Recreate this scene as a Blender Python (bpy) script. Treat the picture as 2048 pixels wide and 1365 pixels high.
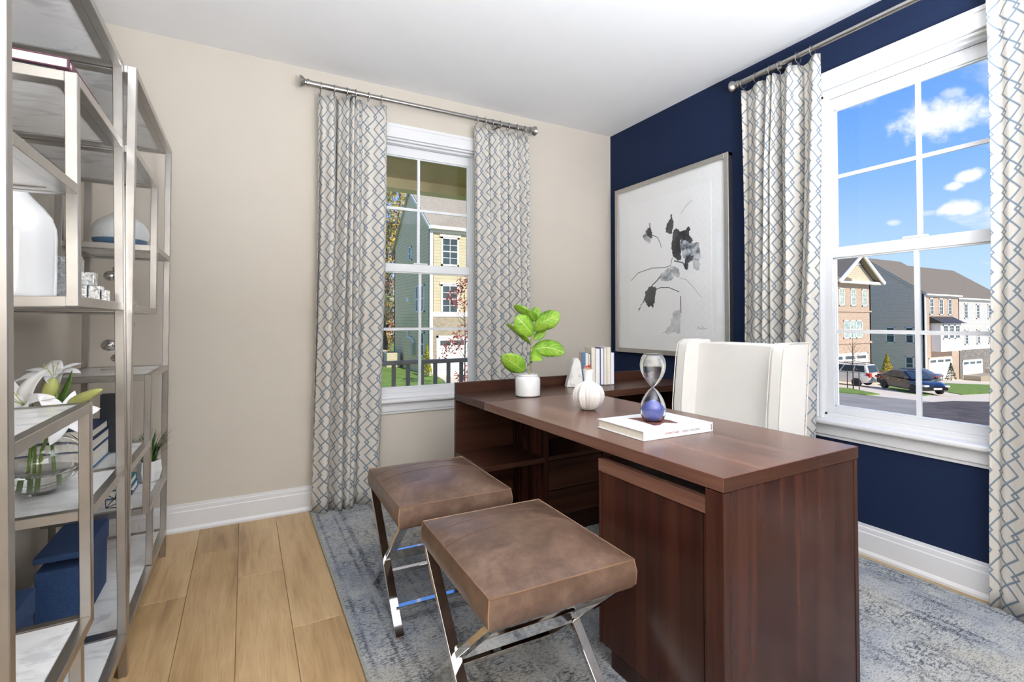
import bpy, bmesh, math, random
from math import sin, cos, pi, radians, sqrt
from mathutils import Vector, Matrix

# ------------------------------------------------------------------ clear
for o in list(bpy.data.objects):
    bpy.data.objects.remove(o, do_unlink=True)
S = bpy.context.scene
COL = S.collection
random.seed(7)

# ------------------------------------------------------------------ camera
cam = bpy.data.cameras.new('camera')
cam_ob = bpy.data.objects.new('camera', cam)
COL.objects.link(cam_ob)
FPX, PPX, PPY = 988.585, 1024.0, 622.436          # focal length and principal point in 2048x1365 pixels
cam.sensor_fit = 'HORIZONTAL'
cam.sensor_width = 36.0
cam.lens = FPX / 2048 * 36.0
cam.shift_x = 0.0
cam.shift_y = (PPY - 682.5) / 2048
cam.clip_start = 0.02
cam.clip_end = 600
cam_ob.location = (-2.736, -3.293, 1.1606)
cam_ob.rotation_euler = (radians(90) + 0.021, 0.0, -0.49556)
S.camera = cam_ob

# ------------------------------------------------------------------ world, sun, exposure
S.view_settings.view_transform = 'Standard'
S.view_settings.look = 'None'
S.view_settings.exposure = 0.0
S.view_settings.gamma = 1.0
S.view_settings.use_curve_mapping = False

SUN_STRENGTH = 5.2
SKY_STRENGTH = 1.15
FILL_POWER = 1.08  # scales the added fill uplights

W = bpy.data.worlds.new('sky')
S.world = W
W.use_nodes = True
nt = W.node_tree
nt.nodes.clear()
def wn(t, **k):
    n = nt.nodes.new(t)
    for a, b in k.items():
        setattr(n, a, b)
    return n
def wl(a, b):
    nt.links.new(a, b)
tc = wn('ShaderNodeTexCoord')
sep = wn('ShaderNodeSeparateXYZ'); wl(tc.outputs['Generated'], sep.inputs[0])
ramp = wn('ShaderNodeValToRGB'); wl(sep.outputs['Z'], ramp.inputs[0])
cr = ramp.color_ramp
cr.elements[0].position = 0.0; cr.elements[0].color = (0.62, 0.78, 1.0, 1)
cr.elements[1].position = 1.0; cr.elements[1].color = (0.05, 0.17, 0.70, 1)
for p, c in ((0.10, (0.48, 0.69, 1.0, 1)), (0.25, (0.22, 0.46, 1.0, 1)), (0.42, (0.09, 0.30, 0.93, 1))):
    e = cr.elements.new(p); e.color = c
# cloud layer: the view direction projected on a flat layer overhead, broken up by noise
zc = wn('ShaderNodeMath', operation='MAXIMUM'); wl(sep.outputs['Z'], zc.inputs[0]); zc.inputs[1].default_value = 0.04
za = wn('ShaderNodeMath', operation='ADD'); wl(zc.outputs[0], za.inputs[0]); za.inputs[1].default_value = 0.10
dx = wn('ShaderNodeMath', operation='DIVIDE'); wl(sep.outputs['X'], dx.inputs[0]); wl(za.outputs[0], dx.inputs[1])
dy = wn('ShaderNodeMath', operation='DIVIDE'); wl(sep.outputs['Y'], dy.inputs[0]); wl(za.outputs[0], dy.inputs[1])
cmb = wn('ShaderNodeCombineXYZ'); wl(dx.outputs[0], cmb.inputs[0]); wl(dy.outputs[0], cmb.inputs[1])
cmap = wn('ShaderNodeMapping'); wl(cmb.outputs[0], cmap.inputs[0])
cmap.inputs['Location'].default_value = (3.4, 1.1, 0)
cmap.inputs['Scale'].default_value = (0.8, 1.25, 1)
n1 = wn('ShaderNodeTexNoise'); wl(cmap.outputs[0], n1.inputs['Vector'])
n1.inputs['Scale'].default_value = 1.3; n1.inputs['Detail'].default_value = 9; n1.inputs['Roughness'].default_value = 0.55
cramp = wn('ShaderNodeValToRGB'); wl(n1.outputs['Fac'], cramp.inputs[0])
cramp.color_ramp.elements[0].position = 0.60; cramp.color_ramp.elements[0].color = (0, 0, 0, 1)
cramp.color_ramp.elements[1].position = 0.72; cramp.color_ramp.elements[1].color = (1, 1, 1, 1)
# fair weather cumulus: soft blobs around given sky directions, edges broken by the same kind of noise
CLOUDS = [((0.8941, 0.3339, 0.2984), 0.0581, 0.0293, 1), ((0.8899, 0.3173, 0.3277), 0.0152, 0.0115, 0.5), ((0.9266, 0.311, 0.2115), 0.0192, 0.0102, 1), ((0.9226, 0.3293, 0.2008), 0.0125, 0.0067, 0.9),
          ((0.9297, 0.3283, 0.1671), 0.0276, 0.0126, 1), ((0.9029, 0.4002, 0.1571), 0.0129, 0.0063, 0.6), ((0.9179, 0.3603, 0.1661), 0.0133, 0.0054, 0.4), ((0.8364, 0.4223, 0.3495), 0.0316, 0.0141, 0.35)]
cn = wn('ShaderNodeTexNoise'); wl(tc.outputs['Generated'], cn.inputs['Vector']); cn.inputs['Scale'].default_value = 26; cn.inputs['Detail'].default_value = 8; cn.inputs['Roughness'].default_value = 0.6
def wmath(op, a, b=None):
    x = wn('ShaderNodeMath', operation=op)
    for i, v in enumerate((a, b)):
        if v is None: continue
        if hasattr(v, 'links'): wl(v, x.inputs[i])
        else: x.inputs[i].default_value = v
    return x.outputs[0]
def wdot(v):
    x = wn('ShaderNodeVectorMath', operation='DOT_PRODUCT'); wl(tc.outputs['Generated'], x.inputs[0]); x.inputs[1].default_value = v
    return x.outputs['Value']
cover = wmath('MULTIPLY', cramp.outputs[0], 0.8)
for (cd, ca, cb_, cs_) in CLOUDS:
    cd = Vector(cd); cr_ = cd.cross(Vector((0, 0, 1))).normalized(); cu_ = cr_.cross(cd)
    e1 = wmath('DIVIDE', wdot(cr_), ca); e2 = wmath('DIVIDE', wdot(cu_), cb_)
    e = wmath('SQRT', wmath('ADD', wmath('MULTIPLY', e1, e1), wmath('MULTIPLY', e2, e2)))
    front = wmath('GREATER_THAN', wdot(cd), 0.0)
    v = wmath('SUBTRACT', wmath('ADD', wmath('MULTIPLY', cn.outputs['Fac'], 2.2), -0.15), e)
    mr = wn('ShaderNodeMapRange'); mr.interpolation_type = 'SMOOTHSTEP'; wl(v, mr.inputs[0]); mr.inputs[1].default_value = -0.15; mr.inputs[2].default_value = 0.55; mr.inputs[3].default_value = 0.0; mr.inputs[4].default_value = cs_
    cover = wmath('MAXIMUM', cover, wmath('MULTIPLY', mr.outputs[0], front))
cmix = wn('ShaderNodeMixRGB'); wl(cover, cmix.inputs[0]); wl(ramp.outputs[0], cmix.inputs[1])
cmix.inputs[2].default_value = (0.95, 0.97, 1.0, 1)
bg = wn('ShaderNodeBackground'); wl(cmix.outputs[0], bg.inputs[0]); bg.inputs[1].default_value = SKY_STRENGTH
wo = wn('ShaderNodeOutputWorld'); wl(bg.outputs[0], wo.inputs[0])

sun = bpy.data.lights.new('sun', 'SUN')
sun.energy = SUN_STRENGTH
sun.angle = radians(0.6)
sun.color = (1.0, 0.92, 0.77)
sun_ob = bpy.data.objects.new('sun', sun)
COL.objects.link(sun_ob)
sun_dir = Vector((0.05, -0.80, 0.60)).normalized()        # towards the sun
sun_ob.rotation_euler = sun_dir.to_track_quat('Z', 'Y').to_euler()
sun_ob.location = (5, -20, 30)

# ------------------------------------------------------------------ materials
MATS = {}
def srgb(r, g, b):
    f = lambda v: (v / 255) / 12.92 if v / 255 <= 0.04045 else (((v / 255) + 0.055) / 1.055) ** 2.4
    return (f(r), f(g), f(b), 1.0)
class NT:
    def __init__(s, name):
        s.m = bpy.data.materials.new(name); s.m.use_nodes = True
        s.t = s.m.node_tree; s.b = s.t.nodes['Principled BSDF']; s.out = s.t.nodes['Material Output']
        s._tc = None
    def n(s, t, **k):
        x = s.t.nodes.new(t)
        for a, b in k.items(): setattr(x, a, b)
        return x
    def l(s, a, b): s.t.links.new(a, b)
    def obj(s):
        if not s._tc: s._tc = s.n('ShaderNodeTexCoord')
        return s._tc.outputs['Object']
    def uv(s):
        if not s._tc: s._tc = s.n('ShaderNodeTexCoord')
        return s._tc.outputs['UV']
    def mapping(s, scale=(1, 1, 1), vec=None, loc=(0, 0, 0), rot=(0, 0, 0)):
        m = s.n('ShaderNodeMapping'); s.l(vec or s.obj(), m.inputs[0])
        m.inputs['Scale'].default_value = scale; m.inputs['Location'].default_value = loc; m.inputs['Rotation'].default_value = rot
        return m.outputs[0]
    def noise(s, vec, scale, detail=4, rough=0.5, dist=0.0):
        x = s.n('ShaderNodeTexNoise'); s.l(vec, x.inputs['Vector'])
        x.inputs['Scale'].default_value = scale; x.inputs['Detail'].default_value = detail
        x.inputs['Roughness'].default_value = rough; x.inputs['Distortion'].default_value = dist
        return x.outputs['Fac']
    def ramp(s, fac, *stops, interp='LINEAR'):
        r = s.n('ShaderNodeValToRGB'); s.l(fac, r.inputs[0]); r.color_ramp.interpolation = interp
        e = r.color_ramp.elements
        e[0].position, e[0].color = stops[0]
        e[1].position, e[1].color = stops[-1]
        for p, c in stops[1:-1]:
            k = e.new(p); k.color = c
        return r.outputs[0]
    def mix(s, fac, a, b, mode='MIX'):
        x = s.n('ShaderNodeMixRGB', blend_type=mode)
        for i, v in ((0, fac), (1, a), (2, b)):
            if hasattr(v, 'links'): s.l(v, x.inputs[i])
            elif i == 0: x.inputs[0].default_value = v
            else: x.inputs[i].default_value = v
        return x.outputs[0]
    def math(s, op, a, b=None, c=None, clamp=False):
        x = s.n('ShaderNodeMath', operation=op, use_clamp=clamp)
        for i, v in enumerate((a, b, c)):
            if v is None: continue
            if hasattr(v, 'links'): s.l(v, x.inputs[i])
            else: x.inputs[i].default_value = v
        return x.outputs[0]
    def xyz(s, vec=None):
        x = s.n('ShaderNodeSeparateXYZ'); s.l(vec or s.obj(), x.inputs[0]); return x.outputs
    def bump(s, h, strength=0.2, dist=0.01):
        x = s.n('ShaderNodeBump'); s.l(h, x.inputs['Height']); x.inputs['Strength'].default_value = strength; x.inputs['Distance'].default_value = dist
        s.l(x.outputs[0], s.b.inputs['Normal'])
    def set(s, **k):
        for a, b in k.items():
            a = a.replace('_', ' ')
            if hasattr(b, 'links'): s.l(b, s.b.inputs[a])
            else: s.b.inputs[a].default_value = b
        return s
def done(N, key): MATS[key] = N.m; return N.m

def plain(key, col, rough=0.5, metal=0.0, var=0.06, vscale=6.0, bump=0.0, bscale=200, spec=0.5, coat=0.0, sheen=0.0):
    N = NT(key)
    f = N.noise(N.obj(), vscale, 3)
    lo = tuple(max(0, c * (1 - var)) for c in col[:3]) + (1,)
    hi = tuple(min(1, c * (1 + var)) for c in col[:3]) + (1,)
    N.set(Base_Color=N.ramp(f, (0.3, lo), (0.7, hi)), Roughness=rough, Metallic=metal)
    N.b.inputs['Specular IOR Level'].default_value = spec
    if coat: N.b.inputs['Coat Weight'].default_value = coat; N.b.inputs['Coat Roughness'].default_value = 0.08
    if sheen: N.b.inputs['Sheen Weight'].default_value = sheen
    if bump: N.bump(N.noise(N.obj(), bscale, 2), bump, 0.002)
    return done(N, key)

plain('wall_beige', srgb(205, 197, 185), 0.85, bump=0.05, bscale=350, var=0.01, spec=0.2)
plain('navy_paint', srgb(26, 39, 67), 0.8, bump=0.05, bscale=350, var=0.03, spec=0.18)
plain('ceiling_white', srgb(236, 236, 236), 0.9, bump=0.04, bscale=350, var=0.008, spec=0.1)
plain('trim_white', srgb(227, 227, 228), 0.38, var=0.01)
plain('vinyl_white', srgb(228, 229, 231), 0.3, var=0.01)
plain('nickel', srgb(180, 177, 173), 0.30, 1.0, var=0.05, vscale=20)
plain('chrome', srgb(214, 212, 210), 0.06, 1.0, var=0.02)
plain('frame_silver', srgb(186, 184, 178), 0.35, 0.8, var=0.05, vscale=30)
plain('frame_side', srgb(64, 62, 66), 0.5, 0.3)
plain('paper_white', srgb(243, 244, 245), 0.6, var=0.01)
plain('mat_board', srgb(240, 241, 241), 0.55, var=0.01)
plain('pages', srgb(232, 226, 212), 0.8, var=0.05, vscale=60)
plain('ceramic_white', srgb(230, 230, 229), 0.12, var=0.01, coat=0.5)
plain('matte_white', srgb(226, 222, 216), 0.55, var=0.03, vscale=40, bump=0.08, bscale=120)
plain('slipcover', srgb(229, 226, 220), 0.8, var=0.02, vscale=8, bump=0.10, bscale=260, spec=0.2, sheen=0.2)
plain('slip_piping', srgb(222, 217, 208), 0.8, var=0.02)
plain('black_box', srgb(30, 30, 34), 0.6)
plain('rubber', srgb(24, 24, 25), 0.7)
plain('leaf_bud', srgb(172, 176, 104), 0.45, var=0.2, vscale=12)
plain('lily_leaf', srgb(66, 98, 36), 0.4, var=0.3, vscale=14)
plain('lily_stem', srgb(112, 150, 52), 0.4, var=0.2, vscale=20)
plain('lily_white', srgb(238, 238, 238), 0.45, var=0.02, vscale=20, spec=0.3)
plain('grass_blade', srgb(62, 92, 40), 0.5, var=0.35, vscale=30)
plain('soil', srgb(96, 78, 58), 0.9, var=0.4, vscale=60)
plain('stem_tan', srgb(178, 164, 110), 0.6, var=0.2, vscale=40)
plain('pencil_red', srgb(196, 52, 60), 0.5, var=0.2)
plain('pencil_pale', srgb(226, 196, 150), 0.6, var=0.2)
plain('chalk_white', srgb(240, 240, 244), 0.4)
plain('wire_black', srgb(40, 40, 44), 0.4, 0.5)
plain('tassel', srgb(234, 230, 222), 0.9)
plain('brass', srgb(178, 150, 92), 0.3, 1.0)
for k, c in dict(maroon=(92, 52, 66), navy_cloth=(38, 52, 84), sky_blue=(150, 188, 222), pink_cloth=(232, 186, 178), cream_cloth=(226, 214, 196), ivory_cloth=(236, 230, 218), dark_teal=(44, 62, 78), indigo=(74, 84, 150), black_cloth=(40, 42, 48), teal_cloth=(36, 112, 124), blue_cloth=(58, 104, 152), tan_cloth=(196, 160, 124), white_cloth=(226, 227, 230), grey_cloth=(160, 160, 162)).items():
    plain('book_' + k, srgb(*c), 0.6, var=0.05, vscale=30)
plain('print_red', srgb(160, 84, 70), 0.6)
plain('print_grey', srgb(150, 150, 150), 0.6)
plain('print_white', srgb(240, 240, 240), 0.6)
plain('print_shape', srgb(122, 74, 64), 0.5, var=0.35, vscale=25)

def mk_box_fabric():
    N = NT('box_linen')
    a = N.noise(N.mapping((900, 900, 60)), 1, 2); b = N.noise(N.mapping((60, 900, 900)), 1, 2)
    f = N.math('MULTIPLY', N.math('ADD', a, b), 0.5)
    N.set(Base_Color=N.ramp(f, (0.35, srgb(28, 48, 84)), (0.65, srgb(46, 76, 122))), Roughness=0.85)
    N.bump(f, 0.2, 0.001)
    return done(N, 'box_linen')
mk_box_fabric()

def mk_marble(key, vein=(150, 150, 152), base=(232, 232, 230), sc=3.0):
    N = NT(key)
    v = N.mapping((1, 2.6, 1), rot=(0, 0, 0.5))
    f = N.noise(v, sc, 8, 0.6, 1.6)
    g = N.noise(v, sc * 7, 6, 0.6, 0.6)
    c = N.ramp(f, (0.36, srgb(*vein)), (0.47, srgb(*base)), (1.0, srgb(*base)))
    c2 = N.mix(N.ramp(g, (0.55, (0, 0, 0, 1)), (0.75, (0.35, 0.35, 0.35, 1))), c, srgb(*vein))
    N.set(Base_Color=c2, Roughness=0.18)
    return done(N, key)
mk_marble('marble', (204, 204, 205), (230, 230, 228), 4.0)
mk_marble('marble_bookend', (206, 202, 196), (240, 238, 233), 6)

def mk_wood(key, axis, dark=(46, 22, 16), mid=(82, 42, 30), light=(112, 66, 48), rough=0.22, seed=0.0, spec=0.3):
    N = NT(key)
    sc = {'x': (1.2, 26, 26), 'y': (26, 1.2, 26), 'z': (26, 26, 1.2)}[axis]
    v = N.mapping(sc, loc=(seed, seed * 2, seed * 3))
    f = N.noise(v, 1.0, 3, 0.5, 0.3)
    fine = N.noise(N.mapping(tuple(x * 7 for x in sc)), 1.0, 3, 0.6)
    big = N.noise(N.mapping(tuple(x * 0.28 for x in sc), loc=(seed, 1, 2)), 1.0, 2)
    m = N.math('ADD', N.math('MULTIPLY', f, 0.55), N.math('MULTIPLY', big, 0.45))
    c = N.ramp(m, (0.28, srgb(*dark)), (0.5, srgb(*mid)), (0.76, srgb(*light)))
    c = N.mix(N.ramp(fine, (0.30, (0.12, 0.12, 0.12, 1)), (0.50, (0, 0, 0, 1))), c, srgb(*dark))
    N.set(Base_Color=c, Roughness=rough)
    N.b.inputs['Specular IOR Level'].default_value = spec
    N.bump(fine, 0.012, 0.001)
    return done(N, key)
mk_wood('walnut_y', 'y', (68, 43, 35), (108, 74, 61), (138, 102, 86), 0.27, spec=0.6)  # desktop walnut, colour lightened to hold the window's sheen
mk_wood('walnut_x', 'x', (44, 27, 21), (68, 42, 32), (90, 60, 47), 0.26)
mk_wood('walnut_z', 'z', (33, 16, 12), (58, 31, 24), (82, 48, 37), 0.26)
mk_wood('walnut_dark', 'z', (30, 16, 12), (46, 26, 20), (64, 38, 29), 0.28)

def mk_oak(i):
    key = 'oak_%d' % i
    N = NT(key)
    t = (-14, -2, 5, -8, 9, 1)[i]
    v = N.mapping((22, 1.6, 10), loc=(i * 3.1, i * 1.7, 0))
    f = N.noise(v, 1.0, 6, 0.55, 0.9)
    fine = N.noise(N.mapping((230, 7, 60), loc=(i, i, 0)), 1.0, 3, 0.6)
    big = N.noise(N.mapping((5, 1.2, 4), loc=(i * 2.3, i, 0)), 1.0, 3)
    m = N.math('ADD', N.math('MULTIPLY', f, 0.5), N.math('MULTIPLY', big, 0.5))
    q = lambda a, b, c: srgb(a + t + 11, b + t + 6, c + t - 3)
    c = N.ramp(m, (0.33, q(134, 108, 80)), (0.47, q(168, 142, 109)), (0.66, q(188, 163, 130)))
    c = N.mix(N.ramp(fine, (0.34, (0.30, 0.30, 0.30, 1)), (0.5, (0, 0, 0, 1))), c, q(120, 92, 66))
    kn = N.n('ShaderNodeTexVoronoi'); N.l(N.mapping((9, 3.0, 1), loc=(i * 0.37, i * 0.61, 0)), kn.inputs['Vector']); kn.inputs['Scale'].default_value = 0.55
    c = N.mix(N.ramp(kn.outputs['Distance'], (0.03, (0.7, 0.7, 0.7, 1)), (0.13, (0, 0, 0, 1))), c, q(98, 72, 50))
    N.set(Base_Color=c, Roughness=0.42)
    N.bump(fine, 0.05, 0.001)
    return done(N, key)
for i in range(6): mk_oak(i)

def mk_leather():
    N = NT('leather')
    big = N.noise(N.obj(), 5.5, 4, 0.6, 0.8)
    sm = N.noise(N.obj(), 40, 4, 0.6)
    m = N.math('ADD', N.math('MULTIPLY', big, 0.7), N.math('MULTIPLY', sm, 0.3))
    c = N.ramp(m, (0.36, srgb(80, 60, 49)), (0.5, srgb(101, 79, 66)), (0.66, srgb(122, 99, 84)))
    N.set(Base_Color=c, Roughness=0.36)
    vo = N.n('ShaderNodeTexVoronoi'); N.l(N.obj(), vo.inputs['Vector']); vo.inputs['Scale'].default_value = 420
    N.bump(vo.outputs['Distance'], 0.10, 0.0008)
    return done(N, 'leather')
mk_leather()
plain('leather_edge', srgb(132, 102, 79), 0.5, var=0.15, vscale=30)
plain('stitch', srgb(86, 58, 42), 0.7, var=0.1)
plain('stitch_light', srgb(150, 114, 82), 0.7, var=0.1)

def mk_curtain():
    N = NT('curtain_fabric')
    u, v, _ = N.xyz(N.uv())
    P, Wd = 0.160, 0.115                       # vertical repeat, horizontal repeat of the trellis
    w1 = 0.061; e = 0.0125
    def tri(phase):                            # triangle wave in -1..1 along the height
        t = N.math('FRACT', N.math('ADD', N.math('DIVIDE', v, P), phase))
        return N.math('SUBTRACT', N.math('MULTIPLY', N.math('ABSOLUTE', N.math('SUBTRACT', t, 0.5)), 4.0), 1.0)
    def wire(c, amp, phase):
        d = N.math('SUBTRACT', u, c)
        xr = N.math('WRAP', d, Wd / 2, -Wd / 2)
        return N.math('ABSOLUTE', N.math('SUBTRACT', xr, N.math('MULTIPLY', tri(phase), amp)))
    A1 = wire(w1 / 2, w1 / 2 + e, 0.0)
    A2 = wire(w1 / 2, w1 / 2 + e * 0.7, 0.5)
    B1 = wire(w1 + (Wd - w1) / 2, (Wd - w1) / 2 + e, 0.5)
    d = N.math('MINIMUM', N.math('MINIMUM', A1, A2), B1)
    twist = N.math('MULTIPLY', N.math('SINE', N.math('MULTIPLY', v, 1900.0)), 0.0004)
    ln = N.ramp(N.math('ADD', d, twist), (0.0035, (1, 1, 1, 1)), (0.0050, (0, 0, 0, 1)))
    slub = N.noise(N.mapping((420, 12, 1), N.uv()), 1, 3, 0.6)
    base = N.ramp(slub, (0.3, srgb(218, 211, 200)), (0.7, srgb(236, 231, 223)))
    col = N.mix(ln, base, srgb(114, 134, 152))
    N.set(Base_Color=col, Roughness=0.85)
    N.b.inputs['Specular IOR Level'].default_value = 0.15
    N.bump(N.math('ADD', N.math('MULTIPLY', ln, 0.8), N.math('MULTIPLY', slub, 0.3)), 0.25, 0.001)
    tr = N.n('ShaderNodeBsdfTranslucent'); N.l(col, tr.inputs[0])
    mx = N.n('ShaderNodeMixShader'); mx.inputs[0].default_value = 0.22
    N.l(N.b.outputs[0], mx.inputs[1]); N.l(tr.outputs[0], mx.inputs[2]); N.l(mx.outputs[0], N.out.inputs[0])
    return done(N, 'curtain_fabric')
mk_curtain()

RUG_X, RUG_Y = 2.31, 3.05
def mk_rug():
    N = NT('rug_pile')
    x, y, _ = N.xyz()
    o = N.obj()
    big = N.noise(o, 1.5, 3, 0.6, 0.6)
    med = N.noise(o, 7, 4, 0.65)
    streak = N.noise(N.mapping((42, 120, 1)), 1, 5, 0.75)
    fleck = N.noise(N.mapping((95, 210, 1)), 1, 4, 0.75)
    base = N.ramp(big, (0.35, srgb(182, 179, 170)), (0.5, srgb(170, 173, 177)), (0.65, srgb(142, 149, 161)))
    base = N.mix(N.ramp(med, (0.42, (0, 0, 0, 1)), (0.66, (0.55, 0.55, 0.55, 1))), base, srgb(200, 199, 194))
    # woven bands running along the rug, with a chain of little rings between them
    ex = N.math('SUBTRACT', RUG_X / 2, N.math('ABSOLUTE', x))
    ey = N.math('SUBTRACT', RUG_Y / 2, N.math('ABSOLUTE', y))
    edge = N.math('MINIMUM', ex, ey)
    def line(src, pos, w):
        return N.ramp(N.math('ABSOLUTE', N.math('SUBTRACT', src, pos)), (w * 0.5, (1, 1, 1, 1)), (w, (0, 0, 0, 1)))
    lines = None
    for p in (0.035, 0.12, 0.30, 0.34):
        l = line(edge, p, 0.009)
        lines = l if lines is None else N.math('MAXIMUM', lines, l)
    xs = N.math('ABSOLUTE', N.math('WRAP', x, 0.09, -0.09))
    lines = N.math('MAXIMUM', lines, line(xs, 0.085, 0.010))
    cx = N.math('WRAP', N.math('ADD', x, 0.045), 0.045, -0.045); cy = N.math('WRAP', y, 0.045, -0.045)
    rad = N.math('SQRT', N.math('ADD', N.math('MULTIPLY', cx, cx), N.math('MULTIPLY', cy, cy)))
    rings = line(rad, 0.022, 0.007)
    xmark = line(N.math('ABSOLUTE', N.math('SUBTRACT', N.math('ABSOLUTE', cx), N.math('ABSOLUTE', cy))), 0.0, 0.006)
    mot = N.mix(N.ramp(N.noise(o, 5, 1), (0.49, (0, 0, 0, 1)), (0.51, (1, 1, 1, 1))), rings, N.math('MULTIPLY', xmark, N.ramp(rad, (0.035, (1, 1, 1, 1)), (0.042, (0, 0, 0, 1)))))
    mot = N.math('MULTIPLY', mot, N.ramp(edge, (0.34, (0, 0, 0, 1)), (0.36, (1, 1, 1, 1))))
    lines = N.math('MAXIMUM', lines, mot)
    wear = N.ramp(N.noise(o, 4.5, 5, 0.7), (0.40, (0.10, 0.10, 0.10, 1)), (0.58, (0.9, 0.9, 0.9, 1)))
    brk = N.ramp(fleck, (0.42, (0.15, 0.15, 0.15, 1)), (0.55, (1, 1, 1, 1)))
    col = N.mix(N.math('MULTIPLY', N.math('MULTIPLY', lines, wear), brk), base, srgb(58, 66, 80))
    col = N.mix(N.math('MULTIPLY', N.ramp(streak, (0.50, (0, 0, 0, 1)), (0.57, (1, 1, 1, 1))), wear), col, srgb(66, 70, 78))
    col = N.mix(N.ramp(fleck, (0.54, (0, 0, 0, 1)), (0.60, (0.75, 0.75, 0.75, 1))), col, srgb(74, 80, 92))
    N.set(Base_Color=col, Roughness=0.95)
    N.b.inputs['Specular IOR Level'].default_value = 0.1
    N.bump(N.noise(N.mapping((500, 500, 1)), 1, 3), 0.5, 0.003)
    return done(N, 'rug_pile')
mk_rug()
plain('rug_binding', srgb(150, 150, 140), 0.9, var=0.2, vscale=80, bump=0.3, bscale=500)

def mk_glass(key, col=(1, 1, 1, 1), rough=0.0, ior=1.45):
    N = NT(key); N.set(Base_Color=col, Roughness=rough, IOR=ior); N.b.inputs['Transmission Weight'].default_value = 1.0
    return done(N, key)
mk_glass('clear_glass'); mk_glass('water', (0.97, 1.0, 0.99, 1), 0, 1.33)
def mk_pane(key, gloss=0.05, tint=(0.97, 0.985, 0.98, 1)):
    N = NT(key)
    t = N.n('ShaderNodeBsdfTransparent'); t.inputs[0].default_value = tint
    g = N.n('ShaderNodeBsdfGlossy'); g.inputs['Roughness'].default_value = 0.01
    mx = N.n('ShaderNodeMixShader'); mx.inputs[0].default_value = gloss
    N.l(t.outputs[0], mx.inputs[1]); N.l(g.outputs[0], mx.inputs[2]); N.l(mx.outputs[0], N.out.inputs[0])
    return done(N, key)
mk_pane('window_glass', 0.03); mk_pane('picture_glass', 0.08, (1, 1, 1, 1))

def mk_mercury():
    N = NT('mercury_glass')
    f = N.noise(N.obj(), 70, 6, 0.75, 1.0)
    N.set(Base_Color=N.ramp(f, (0.38, srgb(120, 122, 124)), (0.6, srgb(214, 216, 216))), Roughness=N.ramp(f, (0.4, (0.35, 0.35, 0.35, 1)), (0.7, (0.12, 0.12, 0.12, 1))), Metallic=0.8)
    N.bump(f, 0.3, 0.002)
    return done(N, 'mercury_glass')
mk_mercury()
def mk_bulb():
    N = NT('bulb_ceramic')
    z = N.xyz()[2]
    sp = N.noise(N.obj(), 300, 2)
    w = N.ramp(sp, (0.3, srgb(206, 208, 208)), (0.6, srgb(224, 225, 224)))
    c = N.mix(N.ramp(z, (0.043, (1, 1, 1, 1)), (0.045, (0, 0, 0, 1))), w, srgb(82, 112, 138))
    N.set(Base_Color=c, Roughness=0.45)
    return done(N, 'bulb_ceramic')
mk_bulb()
def mk_sand():
    N = NT('blue_sand'); f = N.noise(N.obj(), 700, 2)
    N.set(Base_Color=N.ramp(f, (0.35, srgb(70, 84, 168)), (0.65, srgb(112, 126, 204))), Roughness=0.8)
    return done(N, 'blue_sand')
mk_sand()
def mk_fig():
    N = NT('fig_leaf')
    u, v, _ = N.xyz(N.uv())
    a = N.math('ABSOLUTE', N.math('SUBTRACT', u, 0.5))
    midrib = N.ramp(a, (0.012, (1, 1, 1, 1)), (0.035, (0, 0, 0, 1)))
    s = N.math('FRACT', N.math('SUBTRACT', N.math('MULTIPLY', v, 6.5), N.math('MULTIPLY', a, 4.0)))
    vein = N.ramp(N.math('ABSOLUTE', N.math('SUBTRACT', s, 0.5)), (0.02, (0.8, 0.8, 0.8, 1)), (0.07, (0, 0, 0, 1)))
    f = N.noise(N.obj(), 16, 4, 0.6)
    base = N.ramp(f, (0.32, srgb(92, 140, 36)), (0.5, srgb(132, 186, 48)), (0.68, srgb(176, 214, 78)))
    N.set(Base_Color=N.mix(N.math('MAXIMUM', midrib, vein), base, srgb(206, 228, 130)), Roughness=0.32)
    tr = N.n('ShaderNodeBsdfTranslucent'); tr.inputs[0].default_value = srgb(150, 200, 60)
    mx = N.n('ShaderNodeMixShader'); mx.inputs[0].default_value = 0.25
    N.l(N.b.outputs[0], mx.inputs[1]); N.l(tr.outputs[0], mx.inputs[2]); N.l(mx.outputs[0], N.out.inputs[0])
    N.bump(N.math('MAXIMUM', midrib, vein), -0.25, 0.003)
    return done(N, 'fig_leaf')
mk_fig()
def mk_ink(key, dark, light, lo, hi, sc):
    N = NT(key); f = N.noise(N.obj(), sc, 5, 0.6, 0.8)
    N.set(Base_Color=N.ramp(f, (lo, dark), (hi, light)), Roughness=0.6)
    return done(N, key)
mk_ink('ink_black', srgb(44, 46, 50), srgb(92, 98, 104), 0.4, 0.75, 9)
mk_ink('ink_wash', srgb(96, 110, 124), srgb(222, 224, 225), 0.34, 0.62, 14)
mk_ink('ink_pale', srgb(176, 182, 186), srgb(226, 228, 228), 0.3, 0.66, 12)
mk_ink('ink_blue', srgb(66, 78, 92), srgb(206, 212, 218), 0.38, 0.60, 16)

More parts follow.
